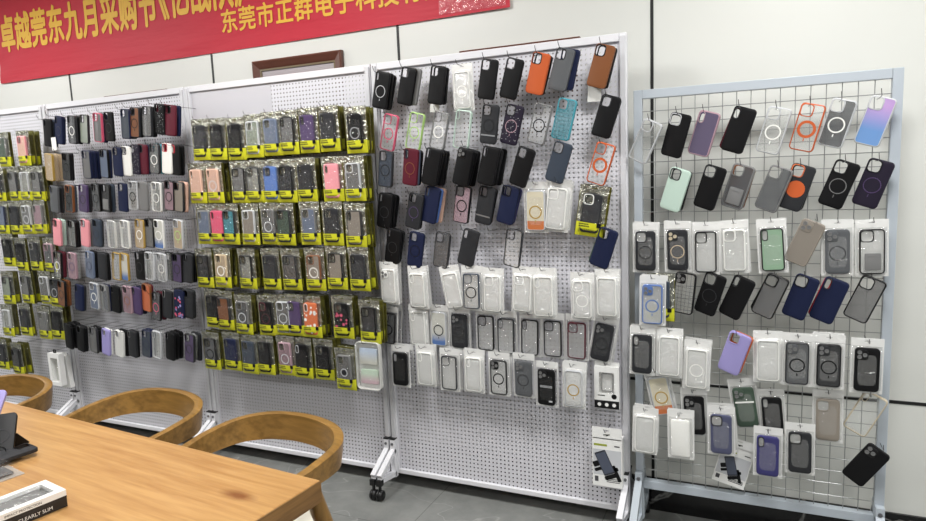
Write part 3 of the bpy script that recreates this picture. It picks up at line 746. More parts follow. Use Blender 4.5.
bags(6, [(I_,80,246,'c,smoke,sq,black,black',5,1,[],{'kind':'clear','s':.95}), (I_,176,245,'c,clear,pill,,white',0,1,[],{'kind':'milky'}), (I_,244,247,'c,clear,none,charcoal,silver,sky',2,0,[],{'kind':'white'}), (I_,310,254,'o,charcoal,lens,black',2,1,[],{'kind':'clear'}), (I_,396,260,'c,clear,sq,,black',1,0,[],{'kind':'clear'}), (J_,38,270,'c,clear,pill,,charcoal',1,0,[],{'kind':'clear'}), (J_,116,274,'c,clear,pill,,black',2,0,[],{'kind':'clear'}), (J_,190,278,'c,clear,sq,,black',1,0,[],{'kind':'clear'}), (J_,268,284,'c,clear,sq,,maroon',2,0,[],{'kind':'clear'}), (J_,352,290,'o,charcoal,lens,black',11,1,[],{'kind':'clear'})])
bags(7, [(I_,118,378,'o,black,pill,,charcoal',1,1,[],{'kind':'clear'}), (I_,199,376,'c,clear,pill,,white',1,1,[],{'kind':'milky'}), (I_,277,390,'c,clear,sq,,charcoal',1,1), (I_,356,395,'c,clear,pill,,white',1,1,[],{'kind':'milky'}), (I_,438,404,'c,clear,lens,black,black',1,1), (J_,95,408,'o,smoke,lens,black',1,0,[],{'kind':'clear'}), (J_,170,436,'o,black,lens,,,text',1,0,[],{'kind':'clear'}), (J_,258,440,'c,clear,none,gold,silver',1,1,[],{'kind':'milky'})])

# --- wire grid rack
fg, ptg = -.035, .014
FG = {0: -.034, 1: -.034, 2: -.042, 3: -.034, 4: -.075, 5: -.040, 6: -.075, 7: -.034}
RG = lambda r, items, kind='case': row('G', r, 8, FG.get(r, fg), ptg, kind, items)
RG(0, [(K_,52,265,'c,clear,sq,,silver',20,0), (K_,152,245,'o,black,sq,,silver',11,1,['o,charcoal,sq']), (K_,243,240,'c,plum,pill,,mauve',11,1,['o,purple,pill']), (K_,355,228,'o,black,pill,,charcoal',13,1,['o,maroon,pill']), (L_,46,230,'c,clear,sq,white,silver',10,1,['c,clear,sq']), (L_,155,220,'c,clear,sq,orange,orange',9,0), (L_,253,206,'c,smoke,sq,white,silver',11,0), (L_,376,200,'g,purple,sq,,silver',12,0)])
RG(1, [(K_,150,422,'o,mint,sq,,charcoal',13,1,['o,black,sq']), (K_,262,415,'o,black,sq,,charcoal',13,0), (K_,353,412,'c,smoke,sq,,grey,card',12,1,['o,brown,sq']), (L_,46,420,'c,smoke,sq,,grey',15,0), (L_,120,415,'o,charcoal,sq,orange,terracotta,disc',13,1,['o,black,sq']), (L_,258,405,'o,black,sq,grey,black',15,0), (L_,369,402,'o,aubergine,sq,purple,black',13,0)])
RG(2, [(M_,68,155,'o,charcoal,sq,black,',0,1,[],{'kind':'white'}), (M_,172,152,'o,charcoal,lens,beige,,lensgold',-1,1,[],{'kind':'white'}), (M_,264,158,'c,clear,sq,,black',-1,1), (M_,356,152,'c,clear,sq,,white',-2,1,[],{'kind':'white'}), (N_,40,150,'c,mint_green,pill,,black',-4,1,[],{'kind':'white'}), (N_,146,138,'c,taupe,lens,,taupe',17,0,[],{'kind':'case'}), (N_,252,156,'o,smoke,lens,charcoal',-2,1), (N_,364,156,'c,clear,sq,,black,card',-2,0)], 'white')
RG(3, [(M_,90,328,'c,clear,lens,blue,blue',1,1,[],{'kind':'white','front':-.085}), (M_,116,316,'o,slate,lens,,',0,0,[],{'kind':'yellow','front':-.045,'s':.93}), (M_,195,302,'c,clear,lens,,black,grid',1,0), (M_,279,305,'o,black,sq,charcoal',12,0), (M_,366,316,'o,black,pill',17,1,['o,black,pill']), (N_,34,312,'c,grey,sq,,black',16,1,['o,black,sq']), (N_,133,315,'o,navy,sq,,black',13,0), (N_,226,326,'o,navy,pill,,',14,1,['o,red,pill']), (N_,342,322,'c,grey,sq,,black',16,0)])
RG(4, [(O_,50,30,'o,charcoal,pill,,black',1,1), (O_,128,36,'c,clear,none,,white',1,0,[],{'kind':'milky'}), (O_,207,72,'c,clear,none,white,white',2,1,[],{'kind':'milky'}), (O_,316,36,'o,lavender,sq,,lavender',12,1,['o,terracotta,sq'],{'kind':'case','bdx':.012}), (Q_,80,48,'c,clear,none,,white',-1,0,[],{'kind':'milky'}), (Q_,164,56,'c,smoke,lens,black,charcoal',0,0), (Q_,255,62,'c,charcoal,lens,black,black',0,1), (Q_,364,74,'o,black,lens,,,',0,0)], 'white')
RG(5, [(O_,103,150,'c,clear,none,gold,silver,split',-12,0), (O_,200,206,'o,black,lens,,',-3,0), (O_,345,182,'o,green,lens,,,band',-9,1), (Q_,93,208,'o,black,pill,,charcoal',-5,0,[],{'s':.92}), (Q_,252,218,'o,taupe,sq,,taupe',-1,0), (Q_,361,210,'c,clear,slot,,champagne',19,0,[],{'kind':'case'})], 'white')
RG(6, [(O_,58,260,'c,clear,none,,white',2,1,[],{'kind':'milky'}), (O_,160,272,'foam',-1,1,[],{'kind':'white'}), (O_,277,260,'o,dusk_blue,sq,,black',-1,1), (Q_,80,322,'o,indigo,pill,,black',0,0), (Q_,172,312,'o,charcoal,sq,,black',-1,0)], 'white')
RG(7, [(Q_,362,357,'o,black,lens,,,',26,0)])

# ------------------------------------------------------------------ other things on the boards
def paper(name, u, v, Y, w, h, label, cat, rot=0, m=None):
    P = at(u, v, Y=Y); o = put(name, MB().prism(rr(w, h, .002), -.0012, .0002), m or mat('white_card', (236, 236, 232), .5))
    o.location = P; o.rotation_euler = (0, R(rot), 0); tag(o, label, cat); return o
paper('price_tag', A_[0]+176/A_[2], A_[1]+208/A_[2], -.178, .040, .075, 'blank white card hanging below the first black case on the middle-left board', 'price tag')
paper('price_tag', E_[0]+303/E_[2], E_[1]+335/E_[2], -.040, .045, .045, 'white card peeking out under a plain black case in top row', 'price tag', 6)
paper('price_tag', F_[0]+432/F_[2], F_[1]+270/F_[2], -.040, .055, .075, 'white card peeking out under the brown leather-look case', 'price tag', 2)
hp = at(G_[0]+505/G_[2], G_[1]+365/G_[2], Y=-.05)
hook((hp.x, hp.z), -.05, 'empty wire hook beside the charcoal case above the white bags', False)
pf = put('protective_film', MB().box(0, .55, -.0012, -.0004, -.16, 0), film('dull_film', (216, 214, 220), .75, .3, .1, 5, .05))
pf.location = (-2.36, .0095, Z0+H_-.033); tag(pf, 'leftover protective film stuck on the top corner of the wide yellow-bag board', 'film')

def window_box(u, v, Y, w, h, d, label):
    t = thing('product_box', label, 'box', at(u, v, Y=Y), (0, 0, 0))
    wm = mat('box_white', (236, 236, 234), .35)
    mb = MB(); mb.prism(rr(w, h, .002), -d, 0, rr(w*.62, h*.50, .004, 0, h*.11))
    mb.plate(rr(w, h, .002), [], -.001)
    put('carton', mb, wm, t)
    put('window_film', MB().box(-w*.31, w*.31, -d+.0015, -d+.002, -h*.14, h*.36), F_SOFT, t)
    put('phone_case', MB().prism(rr(w*.5, h*.44, .008, 0, h*.11), -d*.7, -d*.2, rr(w*.42, h*.40, .006, 0, h*.11)), M_tint('grey', .6), t)
    put('black_band', MB().box(-w/2, w/2, -d-.0006, -d, -h/2+.001, -h/2+.036), M_gl('black'), t)
    for i in range(3): put('icon', MB().prism(circ(.008, -w*.3+i*w*.3, -h/2+.018), -d-.0011, -d-.0006), wm, t)
    put('seal', MB().prism(circ(.011, w*.30, -h/2+.056), -d-.0008, -d), M_gl('black'), t)
    mb = MB(); mb.box(-w*.36, -w*.36+.030, -d-.0005, -d, -h/2+.056, -h/2+.060)
    put('lettering', mb, INK, t)
    put('hang_tab', MB().prism(rr(w, .02, .002, 0, h/2+.009), -d*.5-.0008, -d*.5, slot(h/2+.010)), wm, t)
    hook((t.location.x, t.location.z+h/2+.010), Y-d*.5-.004, 'wire hook holding the small white window box', True)
window_box(J_[0]+367/J_[2], J_[1]+444/J_[2], -.03, .105, .185, .022, 'white window box with black bottom band at lower corner of pegboard')

def mount_art(t, w, h, d):
    """printed phone holder: a tilted phone gripped by jaws"""
    put('picture', MB().box(-w*.5+.004, w*.5-.004, -d-.0004, -d, -h*.30, h*.14), mat('art_grey', (198, 200, 204), .4), t)
    th = R(-24); c, s = math.cos(th), math.sin(th); k = h/.262
    def rot(l, cx, cz): return [((cx+x*c+z*s)*k, (cz-x*s+z*c)*k) for x, z in l]
    ph = put('pictured_phone', MB().prism(rot(rr(.050, .108, .004), -.010, -.022), -d-.0016, -d-.0004), mat('art_phone', (50, 53, 62), .3), t)
    put('pictured_screen', MB().prism(rot(rr(.044, .094, .002), -.010, -.022), -d-.0019, -d-.0016), mat('art_screen', (78, 84, 100), .3), ph)
    mb = MB()
    mb.prism(rot(rr(.030, .024, .005), -.046, -.030), -d-.0014, -d-.0004); mb.prism(rot(rr(.028, .016, .004), .034, -.048), -d-.0014, -d-.0004)
    mb.prism(rot(rr(.064, .018, .006), .020, -.080), -d-.0018, -d-.0004); mb.prism(rot(rr(.016, .075, .004), .040, -.065), -d-.0014, -d-.0004); mb.prism(rot(rr(.050, .014, .004), -.030, -.050), -d-.0014, -d-.0004)
    put('pictured_holder', mb, M_op('black'), t)
    ink = mat('art_ink', (70, 70, 74), .5)
    put('brand_label', MB().box(-w*.44, 0, -d-.0005, -d, h*.20, h*.235), mat('label_green', (150, 160, 60), .4), t)
    put('code_square', MB().box(-w*.42, -w*.30, -d-.0005, -d, -h*.42, -h*.33), ink, t)
    put('size_label', MB().box(w*.24, w*.42, -d-.0005, -d, h*.205, h*.225), ink, t)
    mb = MB()
    for i in range(3): mb.box(-w*.02, w*.42, -d-.0005, -d, -h*.36-i*.007*k, -h*.36-i*.007*k+.003)
    put('lettering', mb, ink, t)
def mount_box(u, v, Y, w, h, d, label, rot=0, hk=True):
    P = at(u, v, Y=Y); t = thing('product_box', label, 'box', P, (0, R(rot), 0))
    wm = mat('box_white', (236, 236, 234), .35)
    put('carton', MB().box(-w/2, w/2, -d, 0, -h/2, h*.34), wm, t, bevel=.001)
    put('hang_tab', MB().prism(rr(w, h*.2, .003, 0, h*.42), -d, -d+.001, slot(h*.47)), wm, t)
    mb = MB()
    for a, b in (((-.015, .395), (.0, .40)), ((0, .40), (.012, .405)), ((-.002, .38), (.006, .40))):
        mb.beam((a[0], -d-.0005, a[1]*h), (b[0], -d-.0005, b[1]*h), .004, .001, (0, 1, 0))
    put('logo', mb, INK, t)
    mount_art(t, w, h, d)
    if hk: hook((P.x, P.z+h*.47), Y-d-.003, 'wire hook holding the lowest white carton', True)
mount_box(609.5, 453.5, -.02, .128, .262, .05, 'tall white carton picturing a phone holder, lowest on the pegboard')
mount_box(O_[0]+314/O_[2], O_[1]+350/O_[2], -.004, .125, .20, .012, 'white card picturing a phone holder hung askew low on wire grid', 14, False)

# clear hard box, last in the bottom yellow-bag row
P = at(D_[0]+585/D_[2], D_[1]+413/D_[2], Y=-.14)
t = thing('clear_case_box', 'clear plastic hard case with rounded corners after the bottom row of yellow bags', 'plastic box', P)
w, h = .135, .235
put('tray', MB().prism(rr(w, h, .022, n=6), -.028, -.004, rr(w-.006, h-.006, .020, n=6)), M_tint('white', .7), t, True)
put('back_sheet', MB().prism(rr(w-.002, h-.002, .021, n=6), -.004, -.002), mat('pale_sheet', (214, 214, 212), .4), t)
put('phone_case', MB().prism(rr(w*.72, h*.34, .008, 0, .045), -.018, -.006), ombre('ombre_pale', (190, 205, 225), (214, 214, 205), .8, .02, .07), t, True, .001)
put('phone_case', MB().prism(rr(w*.72, h*.30, .008, 0, -.055), -.018, -.006), ombre('ombre_rainbow', (200, 220, 200), (220, 190, 200), .8, -.08, -.04), t, True, .001)
put('lid', MB().prism(rr(w-.004, h-.004, .02, n=6), -.030, -.029), F_CLEAR, t)
hook((P.x, P.z+h/2-.004), -.165, 'wire hook holding the clear plastic hard case', True)
# white pouches at the foot of the far boards
P = at(B_[0]+195/B_[2], B_[1]+482/B_[2], Y=-.12)
t = thing('white_window_box', 'narrow white window box on a black hook below the far yellow bags', 'box', P, (0, 0, 0))
w, h, d = .105, .21, .035
put('carton', MB().prism(rr(w, h, .003), -d, 0, rr(w*.66, h*.74, .006, 0, -.004)), mat('box_white', (236, 236, 234), .35), t)
put('back_sheet', MB().box(-w*.45, w*.45, -.004, -.003, -h*.45, h*.45), mat('pale_grey_card', (190, 192, 186), .5), t)
put('window_film', MB().box(-w*.34, w*.34, -d+.003, -d+.0035, -h*.38, h*.38), F_CLEAR, t)
put('hang_loop', MB().prism(rr(.028, .024, .006, 0, h/2+.011), -d*.6-.0015, -d*.6+.0015, rr(.012, .008, .003, 0, h/2+.014)), BLK, t)
hook((P.x, P.z+h/2+.014), -.145, 'wire hook holding the narrow white window box', True)
P2 = at(B_[0]+222/B_[2], B_[1]+490/B_[2], Y=-.075)
t2 = thing('white_window_box', 'second white carton just behind the narrow white window box', 'box', P2, (0, R(-6), 0))
put('carton', MB().box(-w*.4, w*.4, -.03, 0, -h*.5, h*.5), mat('box_white', (236, 236, 234), .35), t2, bevel=.002)
put('hang_tab', MB().prism(rr(w*.8, .02, .002, 0, h/2+.0095), -.016, -.015, slot(h/2+.010)), mat('box_white', (236, 236, 234), .35), t2)

# ------------------------------------------------------------------ picture frames on the wall
WOODF = mat('dark_wood', (82, 46, 34), .35, vary=.4, vscale=20)
def picture(xl, xr, zt, h, label):
    w = xr-xl; t = thing('picture_frame', label, 'picture frame', ((xl+xr)/2, WALLY-.003, zt-h/2))
    O = [(-w/2, -h/2), (w/2, -h/2), (w/2, h/2), (-w/2, h/2)]; b = .045
    I = [(x-math.copysign(b, x), z-math.copysign(b, z)) for x, z in O]
    put('frame', MB().loops([P3(O, 0), P3(O, -.022), P3([(x*.97, z*.96) for x, z in O], -.028), P3([(a+(x-a)*.2, c+(z-c)*.2) for (x, z), (a, c) in zip(O, I)], -.018), P3(I, -.014), P3(I, -.004)]), WOODF, t)
    pm = ombre('landscape_'+str(round(xl*10)), (176, 168, 172), (120, 110, 104), 1, .02, h/2-.05)
    put('picture', MB().box(-w/2+b-.002, w/2-b+.002, -.006, -.004, -h/2+b-.002, h/2-b+.002), pm, t)
    put('inner_trim', MB().prism([(x*1.0, z*1.0) for x, z in I], -.013, -.006, [(x-math.copysign(.010, x), z-math.copysign(.010, z)) for x, z in I]), mat('dull_gold', (110, 96, 70), .4), t)
picture(-2.072, -1.484, 2.232, .42, 'brown wooden picture frame rising above the wide yellow-bag board')
picture(-3.274, -2.730, 2.146, .42, 'picture frame whose top edge just shows above the board of unbagged cases')
picture(-.818, -.239, 2.150, .42, 'picture frame whose top edge just shows above the pegboard beside the grid')

# ------------------------------------------------------------------ banner
def red_cloth():
    m = mat('red_cloth', (188, 30, 52), .6)
    N, L = m.node_tree.nodes, m.node_tree.links
    t = N.new('ShaderNodeTexCoord'); n = N.new('ShaderNodeTexNoise'); n.inputs['Scale'].default_value = 3; n.inputs['Detail'].default_value = 4
    mp = N.new('ShaderNodeMapping'); mp.inputs['Scale'].default_value = (.6, 1, 3)
    bu = N.new('ShaderNodeBump'); bu.inputs['Strength'].default_value = .5; bu.inputs['Distance'].default_value = .02
    L.new(t.outputs['Object'], mp.inputs[0]); L.new(mp.outputs[0], n.inputs['Vector']); L.new(n.outputs['Fac'], bu.inputs['Height']); L.new(bu.outputs['Normal'], N['Principled BSDF'].inputs['Normal'])
    return m
BX0, BX1, BZ0, BZ1 = -4.30, -.56, 2.318, 2.96
b = thing('banner', 'long red cloth banner with yellow Chinese lettering stretched across the wall', 'banner', (BX0, WALLY-.006, BZ0))
mb = MB(); nx, nz = 140, 24; vs = []; fs = []
Wb, Hb = BX1-BX0, BZ1-BZ0
for j in range(nz+1):
    for i in range(nx+1):
        x = Wb*i/nx; z = Hb*j/nz
        y = -.004-.003*math.sin(x*2.1+z*3)-.002*math.sin(x*5.3-z*4)
        e = max(0, 1-x/.12)
        y -= .003*e*math.sin(z*40)
        vs.append((x+.012*math.sin(z*9)*e, y, z-.006*math.sin(math.pi*x/Wb)))
for j in range(nz):
    for i in range(nx): a = j*(nx+1)+i; fs.append((a, a+1, a+nx+2, a+nx+1))
mb.add(vs, fs); put('cloth', mb, red_cloth(), b, True)
GOLD = mat('yellow_print_cloth', (226, 178, 58), .55)
def letters(txt, x0, x1, z0, h, bold):
    n = len(txt)
    for i, ch in enumerate(txt):
        c = bpy.data.curves.new('character', 'FONT'); c.body = ch; c.size = 1; c.resolution_u = 3
        o = bpy.data.objects.new('tmp', c); COL.objects.link(o)
        bpy.context.view_layer.update()
        me = bpy.data.meshes.new_from_object(o.evaluated_get(bpy.context.evaluated_depsgraph_get())); COL.objects.unlink(o); bpy.data.objects.remove(o)
        cw = (x1-x0)/n; mb = MB()
        V = [v.co.copy() for v in me.vertices]; Fs = [tuple(p.vertices) for p in me.polygons]
        for q, (dx, dy) in enumerate(((0, 0), (1, 0), (-1, 0), (0, 1), (0, -1), (.7, .7), (-.7, .7), (.7, -.7), (-.7, -.7))):
            vs = []
            for v in V:
                X = x0+cw*i-BX0+(v.x-.03+dx*bold)*cw*.97; Z = z0-BZ0+(v.y+.12+dy*bold)*h
                vs.append((X, -.0070-.00002*q-.003*math.sin(X*2.1+Z*3)-.002*math.sin(X*5.3-Z*4)-.003*max(0, 1-X/.12)*(math.sin(Z*40)+.3), Z))
            mb.add(vs, Fs)
        m2 = bpy.data.meshes.new('character'); m2.from_pydata(mb.v, [], mb.f); m2.materials.append(GOLD)
        link('character', m2, b)
letters('卓越莞东九月采购节', at(.5, 30, Y=WALLY-.01).x, at(159, 12, Y=WALLY-.01).x, 2.512, .245, .034)
letters('《亿战队》', at(150, 5, Y=WALLY-.01).x, at(258, 0, Y=WALLY-.01).x, 2.535, .245, .034)
letters('东莞市正群电子科技有限公司', at(222, 35, Y=WALLY-.01).x, at(222, 35, Y=WALLY-.01).x+.1285*13, 2.405, .134, .020)
# crumpled clear wrap at the banner's end
mb = MB(); pillow(mb, .34, 0, .5, 0, .006, 16, 20)
wr = put('wrap', mb, film('shiny_wrap', (225, 60, 85), .30, .2, 1.0, 18, .08), b, True); wr.location = (Wb-.19, -.0085, .012)

# ------------------------------------------------------------------ table
def wood(name, c1, c2, axis, scale=1, rough=.35):
    m = mat(name, c1, rough)
    N, L = m.node_tree.nodes, m.node_tree.links
    t = N.new('ShaderNodeTexCoord'); mp = N.new('ShaderNodeMapping')
    mp.inputs['Scale'].default_value = {'x': (.9*scale, 14*scale, 14*scale), 'y': (14*scale, .9*scale, 14*scale), 'z': (14*scale, 14*scale, .9*scale)}[axis]
    n = N.new('ShaderNodeTexNoise'); n.inputs['Scale'].default_value = 1.6; n.inputs['Detail'].default_value = 6; n.inputs['Distortion'].default_value = .8
    n3 = N.new('ShaderNodeTexNoise'); n3.inputs['Scale'].default_value = 7; n3.inputs['Detail'].default_value = 3
    ad = N.new('ShaderNodeMix'); ad.data_type = 'FLOAT'; ad.inputs[0].default_value = .4
    r = N.new('ShaderNodeValToRGB'); r.color_ramp.elements[0].position = .36; r.color_ramp.elements[0].color = rgb(c2); r.color_ramp.elements[1].position = .62; r.color_ramp.elements[1].color = rgb(c1)
    L.new(t.outputs['Object'], mp.inputs[0]); L.new(mp.outputs[0], n.inputs['Vector']); L.new(mp.outputs[0], n3.inputs['Vector'])
    L.new(n.outputs['Fac'], ad.inputs[2]); L.new(n3.outputs['Fac'], ad.inputs[3]); L.new(ad.outputs[0], r.inputs[0]); L.new(r.outputs[0], N['Principled BSDF'].inputs['Base Color'])
    return m
def table_mat():
    m = wood('pine_top', (192, 150, 96), (166, 122, 72), 'x', 1, .3)
    N, L = m.node_tree.nodes, m.node_tree.links
    # one knot near the corner
    t = N.new('ShaderNodeTexCoord'); mp = N.new('ShaderNodeMapping'); mp.inputs['Location'].default_value = KNOT
    mp.inputs['Scale'].default_value = (11, 30, .01)
    g = N.new('ShaderNodeTexGradient'); g.gradient_type = 'SPHERICAL'
    nz = N.new('ShaderNodeTexNoise'); nz.inputs['Scale'].default_value = 9; nz.inputs['Detail'].default_value = 3
    mm = N.new('ShaderNodeMath'); mm.operation = 'MULTIPLY'
    rr_ = N.new('ShaderNodeValToRGB'); rr_.color_ramp.elements[0].position = .08; rr_.color_ramp.elements[1].position = .42
    src = N['Principled BSDF'].inputs['Base Color'].links[0].from_socket
    mx = N.new('ShaderNodeMix'); mx.data_type = 'RGBA'; mx.inputs[7].default_value = rgb((124, 76, 40))
    L.new(t.outputs['Object'], mp.inputs[0]); L.new(mp.outputs[0], g.inputs['Vector']); L.new(t.outputs['Object'], nz.inputs['Vector'])
    L.new(g.outputs['Fac'], mm.inputs[0]); L.new(nz.outputs['Fac'], mm.inputs[1]); L.new(mm.outputs[0], rr_.inputs[0]); L.new(rr_.outputs[0], mx.inputs[0]); L.new(src, mx.inputs[6]); L.new(mx.outputs[2], N['Principled BSDF'].inputs['Base Color'])
    return m
TA = math.atan2(-1.355+1.212, -.604+2.275)
t = thing('table', 'long pale pine table with thick top and a dark knot near its corner', 'table', (-.604, -1.355, 0), (0, 0, TA))
tl, tw, tt, tz = 2.6, .95, .062, .75
kp = at(237, 495, Z=tz); kl = Matrix.Rotation(-TA, 3, 'Z') @ (kp-Vector((-.604, -1.355, 0)))
KNOT = (-kl.x*11, -kl.y*30, 0)
put('tabletop', MB().box(-tl, 0, -tw, 0, tz-tt, tz), [table_mat()], t, bevel=.003)
put('end_board', MB().box(0, .004, -tw, 0, tz-tt, tz-.001), wood('pine_end', (134, 98, 54), (92, 64, 34), 'y', 1.6, .45), t, bevel=.001)
for x in (-.16, -tl+.12):
    for y in (-.12, -tw+.12): put('leg', MB().beam((x, y, 0), (x, y, tz-tt), .07, .07, (0, 1, 0)), wood('pine_leg', (200, 146, 84), (170, 116, 62), 'z'), t, bevel=.003)

# ------------------------------------------------------------------ chairs
CWOOD = wood('chair_wood', (150, 113, 58), (112, 82, 38), 'x', .8, .32)
CLEG = wood('chair_leg_wood', (150, 113, 58), (112, 82, 38), 'z', .8, .35)
CUSH = mat('cream_cushion', (222, 218, 205), .7, bump=.3, bscale=400)
def catmull(P, n=8):
    out = []; Q = [P[0]]+P+[P[-1]]
    for i in range(1, len(Q)-2):
        p0, p1, p2, p3 = [Vector(q) for q in Q[i-1:i+3]]
        for k in range(n):
            t = k/n; out.append(.5*((2*p1)+(-p0+p2)*t+(2*p0-5*p1+4*p2-p3)*t*t+(-p0+3*p1-3*p2+p3)*t**3))
    out.append(Vector(Q[-2])); return out
# centre line of the bent rail's top edge: x, y, z, band height
RAIL = [(.250, -.140, .688, .052), (.264, -.07, .699, .060), (.268, .02, .713, .070), (.245, .13, .726, .082), (.17, .205, .735, .090), (.06, .240, .738, .092)]
RAIL = RAIL+[(-x, y, z, h) for x, y, z, h in reversed(RAIL)]
def make_chair(name, label, loc, rz):
    t = thing(name, label, 'chair', loc, (0, 0, rz), 'bent-rail wooden chairs')
    P = catmull([r[:3] for r in RAIL]); Hs = [v.x for v in catmull([(r[3], 0, 0) for r in RAIL])]
    Ls = []
    for i, p in enumerate(P):
        tg = (P[min(i+1, len(P)-1)]-P[max(i-1, 0)]); tg.z = 0; tg.normalize()
        out = Vector((tg.y, -tg.x, 0)); 
        if out.dot(Vector((p.x, p.y+.02, 0))) < 0: out = -out
        h = Hs[i]; th = .030
        slope = .012
        prof = [(-th/2, 0), (-th/4, .003), (th/4, .003), (th/2, 0), (th/2-slope*.4, -h*.5), (th/2-slope, -h), (th/4-slope, -h-.002), (-th/4-slope, -h-.002), (-th/2-slope, -h), (-th/2-slope*.4, -h*.5)]
        Ls.append([tuple(p+out*a+Vector((0, 0, b_))) for a, b_ in prof])
    put('back_rail', MB().loops(Ls, True, True), CWOOD, t, True)
    for s in (-1, 1):
        put('leg', MB().tube([(s*.264, -.01, .655), (s*.270, .01, .56), (s*.284, .05, .42), (s*.304, .13, .2), (s*.322, .20, 0)], [.022, .028, .027, .022, .017], 12), CLEG, t, True)
        put('leg', MB().tube([(s*.215, -.195, .43), (s*.217, -.20, .40), (s*.232, -.235, .2), (s*.24, -.26, 0)], [.018, .021, .018, .013], 12), CLEG, t, True)
        put('side_rail', MB().beam((s*.218, -.20, .405), (s*.280, .05, .405), .024, .05), CWOOD, t, bevel=.003)
    put('front_rail', MB().beam((-.21, -.205, .405), (.21, -.205, .405), .024, .05), CWOOD, t, bevel=.003)
    put('rear_rail', MB().beam((-.280, .055, .405), (.280, .055, .405), .024, .05), CWOOD, t, bevel=.003)
    put('seat', _seat(), CUSH, t, True)
    return t
def _seat():
    mb = MB(); O = rr(.40, .36, .06, 0, -.06, n=6)
    mb.loops([[(x, y, .432) for x, y in O], [(x, y, .466) for x, y in O], [(x*.92, -.06+(y+.06)*.92, .478) for x, y in O]], True, True)
    return mb
CH_POS = [(-1.0, -1.175), (-1.69, -1.115), (-2.515, -1.165)]
for (x, y), lab in zip(CH_POS, ('bent-rail wooden chair with cream seat at the corner of the table', 'middle bent-rail wooden chair tucked against the long side of the table', 'farthest bent-rail wooden chair, partly cut off, tucked against the table')):
    make_chair('dining_chair', lab, (x, y, 0), TA+R(-4))

# ------------------------------------------------------------------ things on the table
tz = .75
# phone cases standing on a kickstand
def on_table(u, v, dz=0): 
    p = at(u, v, Z=tz+dz); return p
p = on_table(-1, 460)
t = thing('phone_case', 'black phone case propped upright on its kickstand at the table edge', 'phone case', (p.x, p.y, tz), (0, 0, R(48)))
lean = R(-52)
body = link('shell', me_shell('pill', M_op('black')), t); body.rotation_euler = (lean, 0, 0); body.location = (0, CH/2*math.sin(-lean), CH/2*math.cos(lean)+.003)
link('camera_rim', me_rim('pill', M_gl('charcoal')), body)
link('magnet_ring', me_ring(M_gl('charcoal')), body)
put('kickstand', MB().beam((.024, .055, .048), (.048, .085, .003), .045, .004, (0, 1, 0)), M_op('black'), t)
put('ring_holder', MB().tube([(-.005+.027*math.cos(a*.27), -.004-.020*abs(math.sin(a*.135)), .028+.024*math.sin(a*.27)) for a in range(24)], .0025, 8, False), M_gl('charcoal'), t, True)
p = on_table(-9, 428)
t = thing('phone_case', 'lilac phone case with white edge standing behind the black kickstand case', 'phone case', (p.x, p.y, tz+.058), (R(-42), R(6), R(35)))
add_case('o,lavender,sq,,white', t, wrap=False)
# boxes
def table_box(corners, z0, h, name, label, c, inset=None):
    pass
BW = mat('box_white', (236, 236, 234), .35); BB = mat('box_black', (18, 18, 20), .3)
# box stack: right front edge runs (2,521)->(66,487) in the photograph
a = on_table(68, 506); bpt = on_table(25, 524)
d_ = Vector((bpt.x-a.x, bpt.y-a.y, 0)); ang = math.atan2(d_.y, d_.x)
def stack_box(z, hh, ln, wd, off, label, top):
    t = thing('phone_case_box', label, 'box', (a.x+off[0], a.y+off[1], tz+z), (0, 0, ang))
    return t
L1, W1 = .205, .112
t = thing('phone_case_box', 'black carton with white lettering, lowest of the boxes on the table', 'box', (a.x, a.y, tz), (0, 0, ang))
put('carton', MB().box(0, L1, -W1, 0, 0, .024), BB, t, bevel=.001)
def small_text(txt, size, parent, loc, rot, m, name='lettering'):
    c = bpy.data.curves.new('lettering', 'FONT'); c.body = txt; c.size = size; c.extrude = .0002; c.resolution_u = 2
    o = bpy.data.objects.new('tmp', c); COL.objects.link(o); bpy.context.view_layer.update()
    me = bpy.data.meshes.new_from_object(o.evaluated_get(bpy.context.evaluated_depsgraph_get())); COL.objects.unlink(o); bpy.data.objects.remove(o)
    me.materials.clear(); me.materials.append(m)
    q = link(name, me, parent); q.location = loc; q.rotation_euler = rot; return q
small_text('CLEARLY SLIM', .013, t, (.118, .0006, .008), (R(90), 0, R(180)), BW)
t = thing('phone_case_box', 'white carton with clear window on top of the black carton', 'box', (a.x, a.y, tz+.0245), (0, 0, ang))
mb = MB(); mb.loops([[(x, y, z) for x, y in ((0, -W1), (L1, -W1), (L1, 0), (0, 0))] for z in (0, .022)])
O = [(0, -W1), (L1, -W1), (L1, 0), (0, 0)]; I = [(.02, -W1+.018), (L1-.05, -W1+.018), (L1-.05, -.018), (.02, -.018)]
mb.loops([[(x, y, .022) for x, y in O], [(x, y, .022) for x, y in I], [(x, y, .012) for x, y in I]]); mb.add([(x, y, .002) for x, y in O], [(0, 1, 2, 3)])
put('carton', mb, BW, t)
put('phone_case', MB().box(.03, L1-.06, -W1+.024, -.024, .006, .016), M_tint('grey', .6), t, bevel=.003)
put('window_film', MB().box(.02, L1-.05, -W1+.018, -.018, .0205, .0208), F_CLEAR, t)
put('side_panel', MB().box(.0, L1, 0, .0004, 0, .006), BB, t)
small_text('IMPACT PROTECTION', .0085, t, (.145, .0006, .010), (R(90), 0, R(180)), INK)
q = on_table(12, 474)
t = thing('blister_pack', 'clear plastic blister pack with grey case lying behind the white carton', 'blister pack', (q.x, q.y, tz), (0, 0, ang))
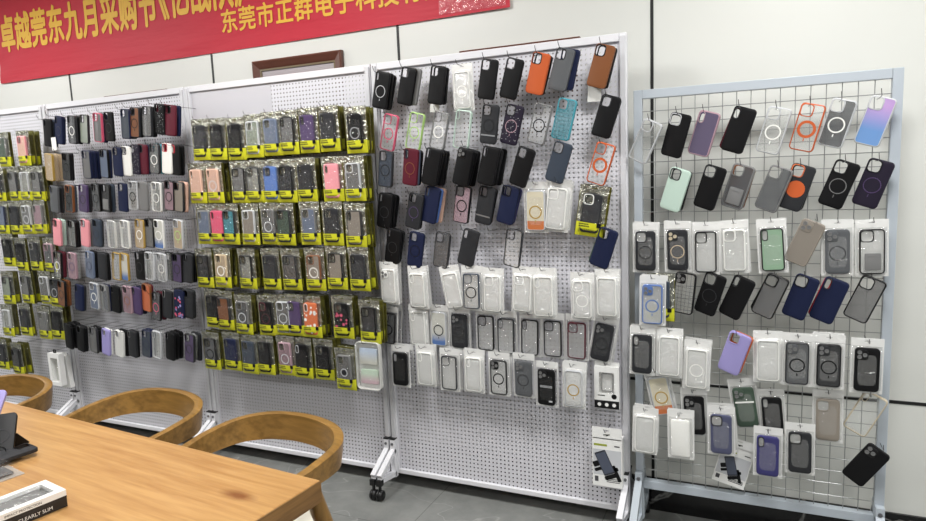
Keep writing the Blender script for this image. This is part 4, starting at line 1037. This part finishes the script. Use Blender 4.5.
put('tray', MB().prism(rr(.19, .10, .012), 0, .001).mesh('y', BW) and MB().box(-.02, .16, -.075, .035, 0, .003), M_tint('clear', .35), t)
put('phone_case', MB().box(0, .14, -.058, .016, .0035, .013), M_tint('smoke', .7), t, bevel=.004)
put('cover', MB().box(-.012, .152, -.068, .028, .0035, .030), F_CLEAR, t, bevel=.006)
q = on_table(6, 462)
t = thing('phone_case', 'dark grey phone case lying flat at the cropped edge of the table', 'phone case', (q.x, q.y, tz+.013), (R(-90), 0, ang+R(90)))
add_case('o,charcoal,sq,,black', t, wrap=False)

# ------------------------------------------------------------------ lamps
PANEL = bpy.data.materials.new('lamp_panel'); PANEL.use_nodes = True
PANEL.node_tree.nodes['Principled BSDF'].inputs['Base Color'].default_value = (.9, .9, .9, 1)
PANEL.node_tree.nodes['Principled BSDF'].inputs['Emission Color'].default_value = (1, .985, .96, 1)
PANEL.node_tree.nodes['Principled BSDF'].inputs['Emission Strength'].default_value = 3
n = 0
for x in (-6.2, -3.9, -1.6, .7, 3.0):
    for y in (-1.25, -3.9):
        n += 1
        t = thing('ceiling_light', 'square white ceiling light panel', 'ceiling light', (x, y, ZC), (0, 0, 0), 'ceiling light panels')
        put('frame', MB().prism(rr(.66, .66, .01), 0, .02, rr(.60, .60, .01)), STEEL, t).rotation_euler = (R(90), 0, 0)
        put('diffuser', MB().box(-.30, .30, -.30, .30, -.014, -.006), PANEL, t)
        l = bpy.data.lights.new('panel_light', 'AREA'); l.shape = 'SQUARE'; l.size = .6; l.energy = LAMP*(1.25 if y > -2 else .55); l.color = (1, .995, .98)
        lo = bpy.data.objects.new('panel_light', l); COL.objects.link(lo); lo.location = (x, y, ZC-.025); lo.parent = None
w = bpy.data.worlds.new('world'); SC.world = w; w.use_nodes = True
w.node_tree.nodes['Background'].inputs[0].default_value = (.95, .97, 1, 1); w.node_tree.nodes['Background'].inputs[1].default_value = WORLD
vs_ = SC.view_settings
vs_.view_transform = 'Standard'; vs_.look = 'None'; vs_.gamma = 1; vs_.use_curve_mapping = False; vs_.exposure = EXPO
SC.cycles.transparent_max_bounces = 24
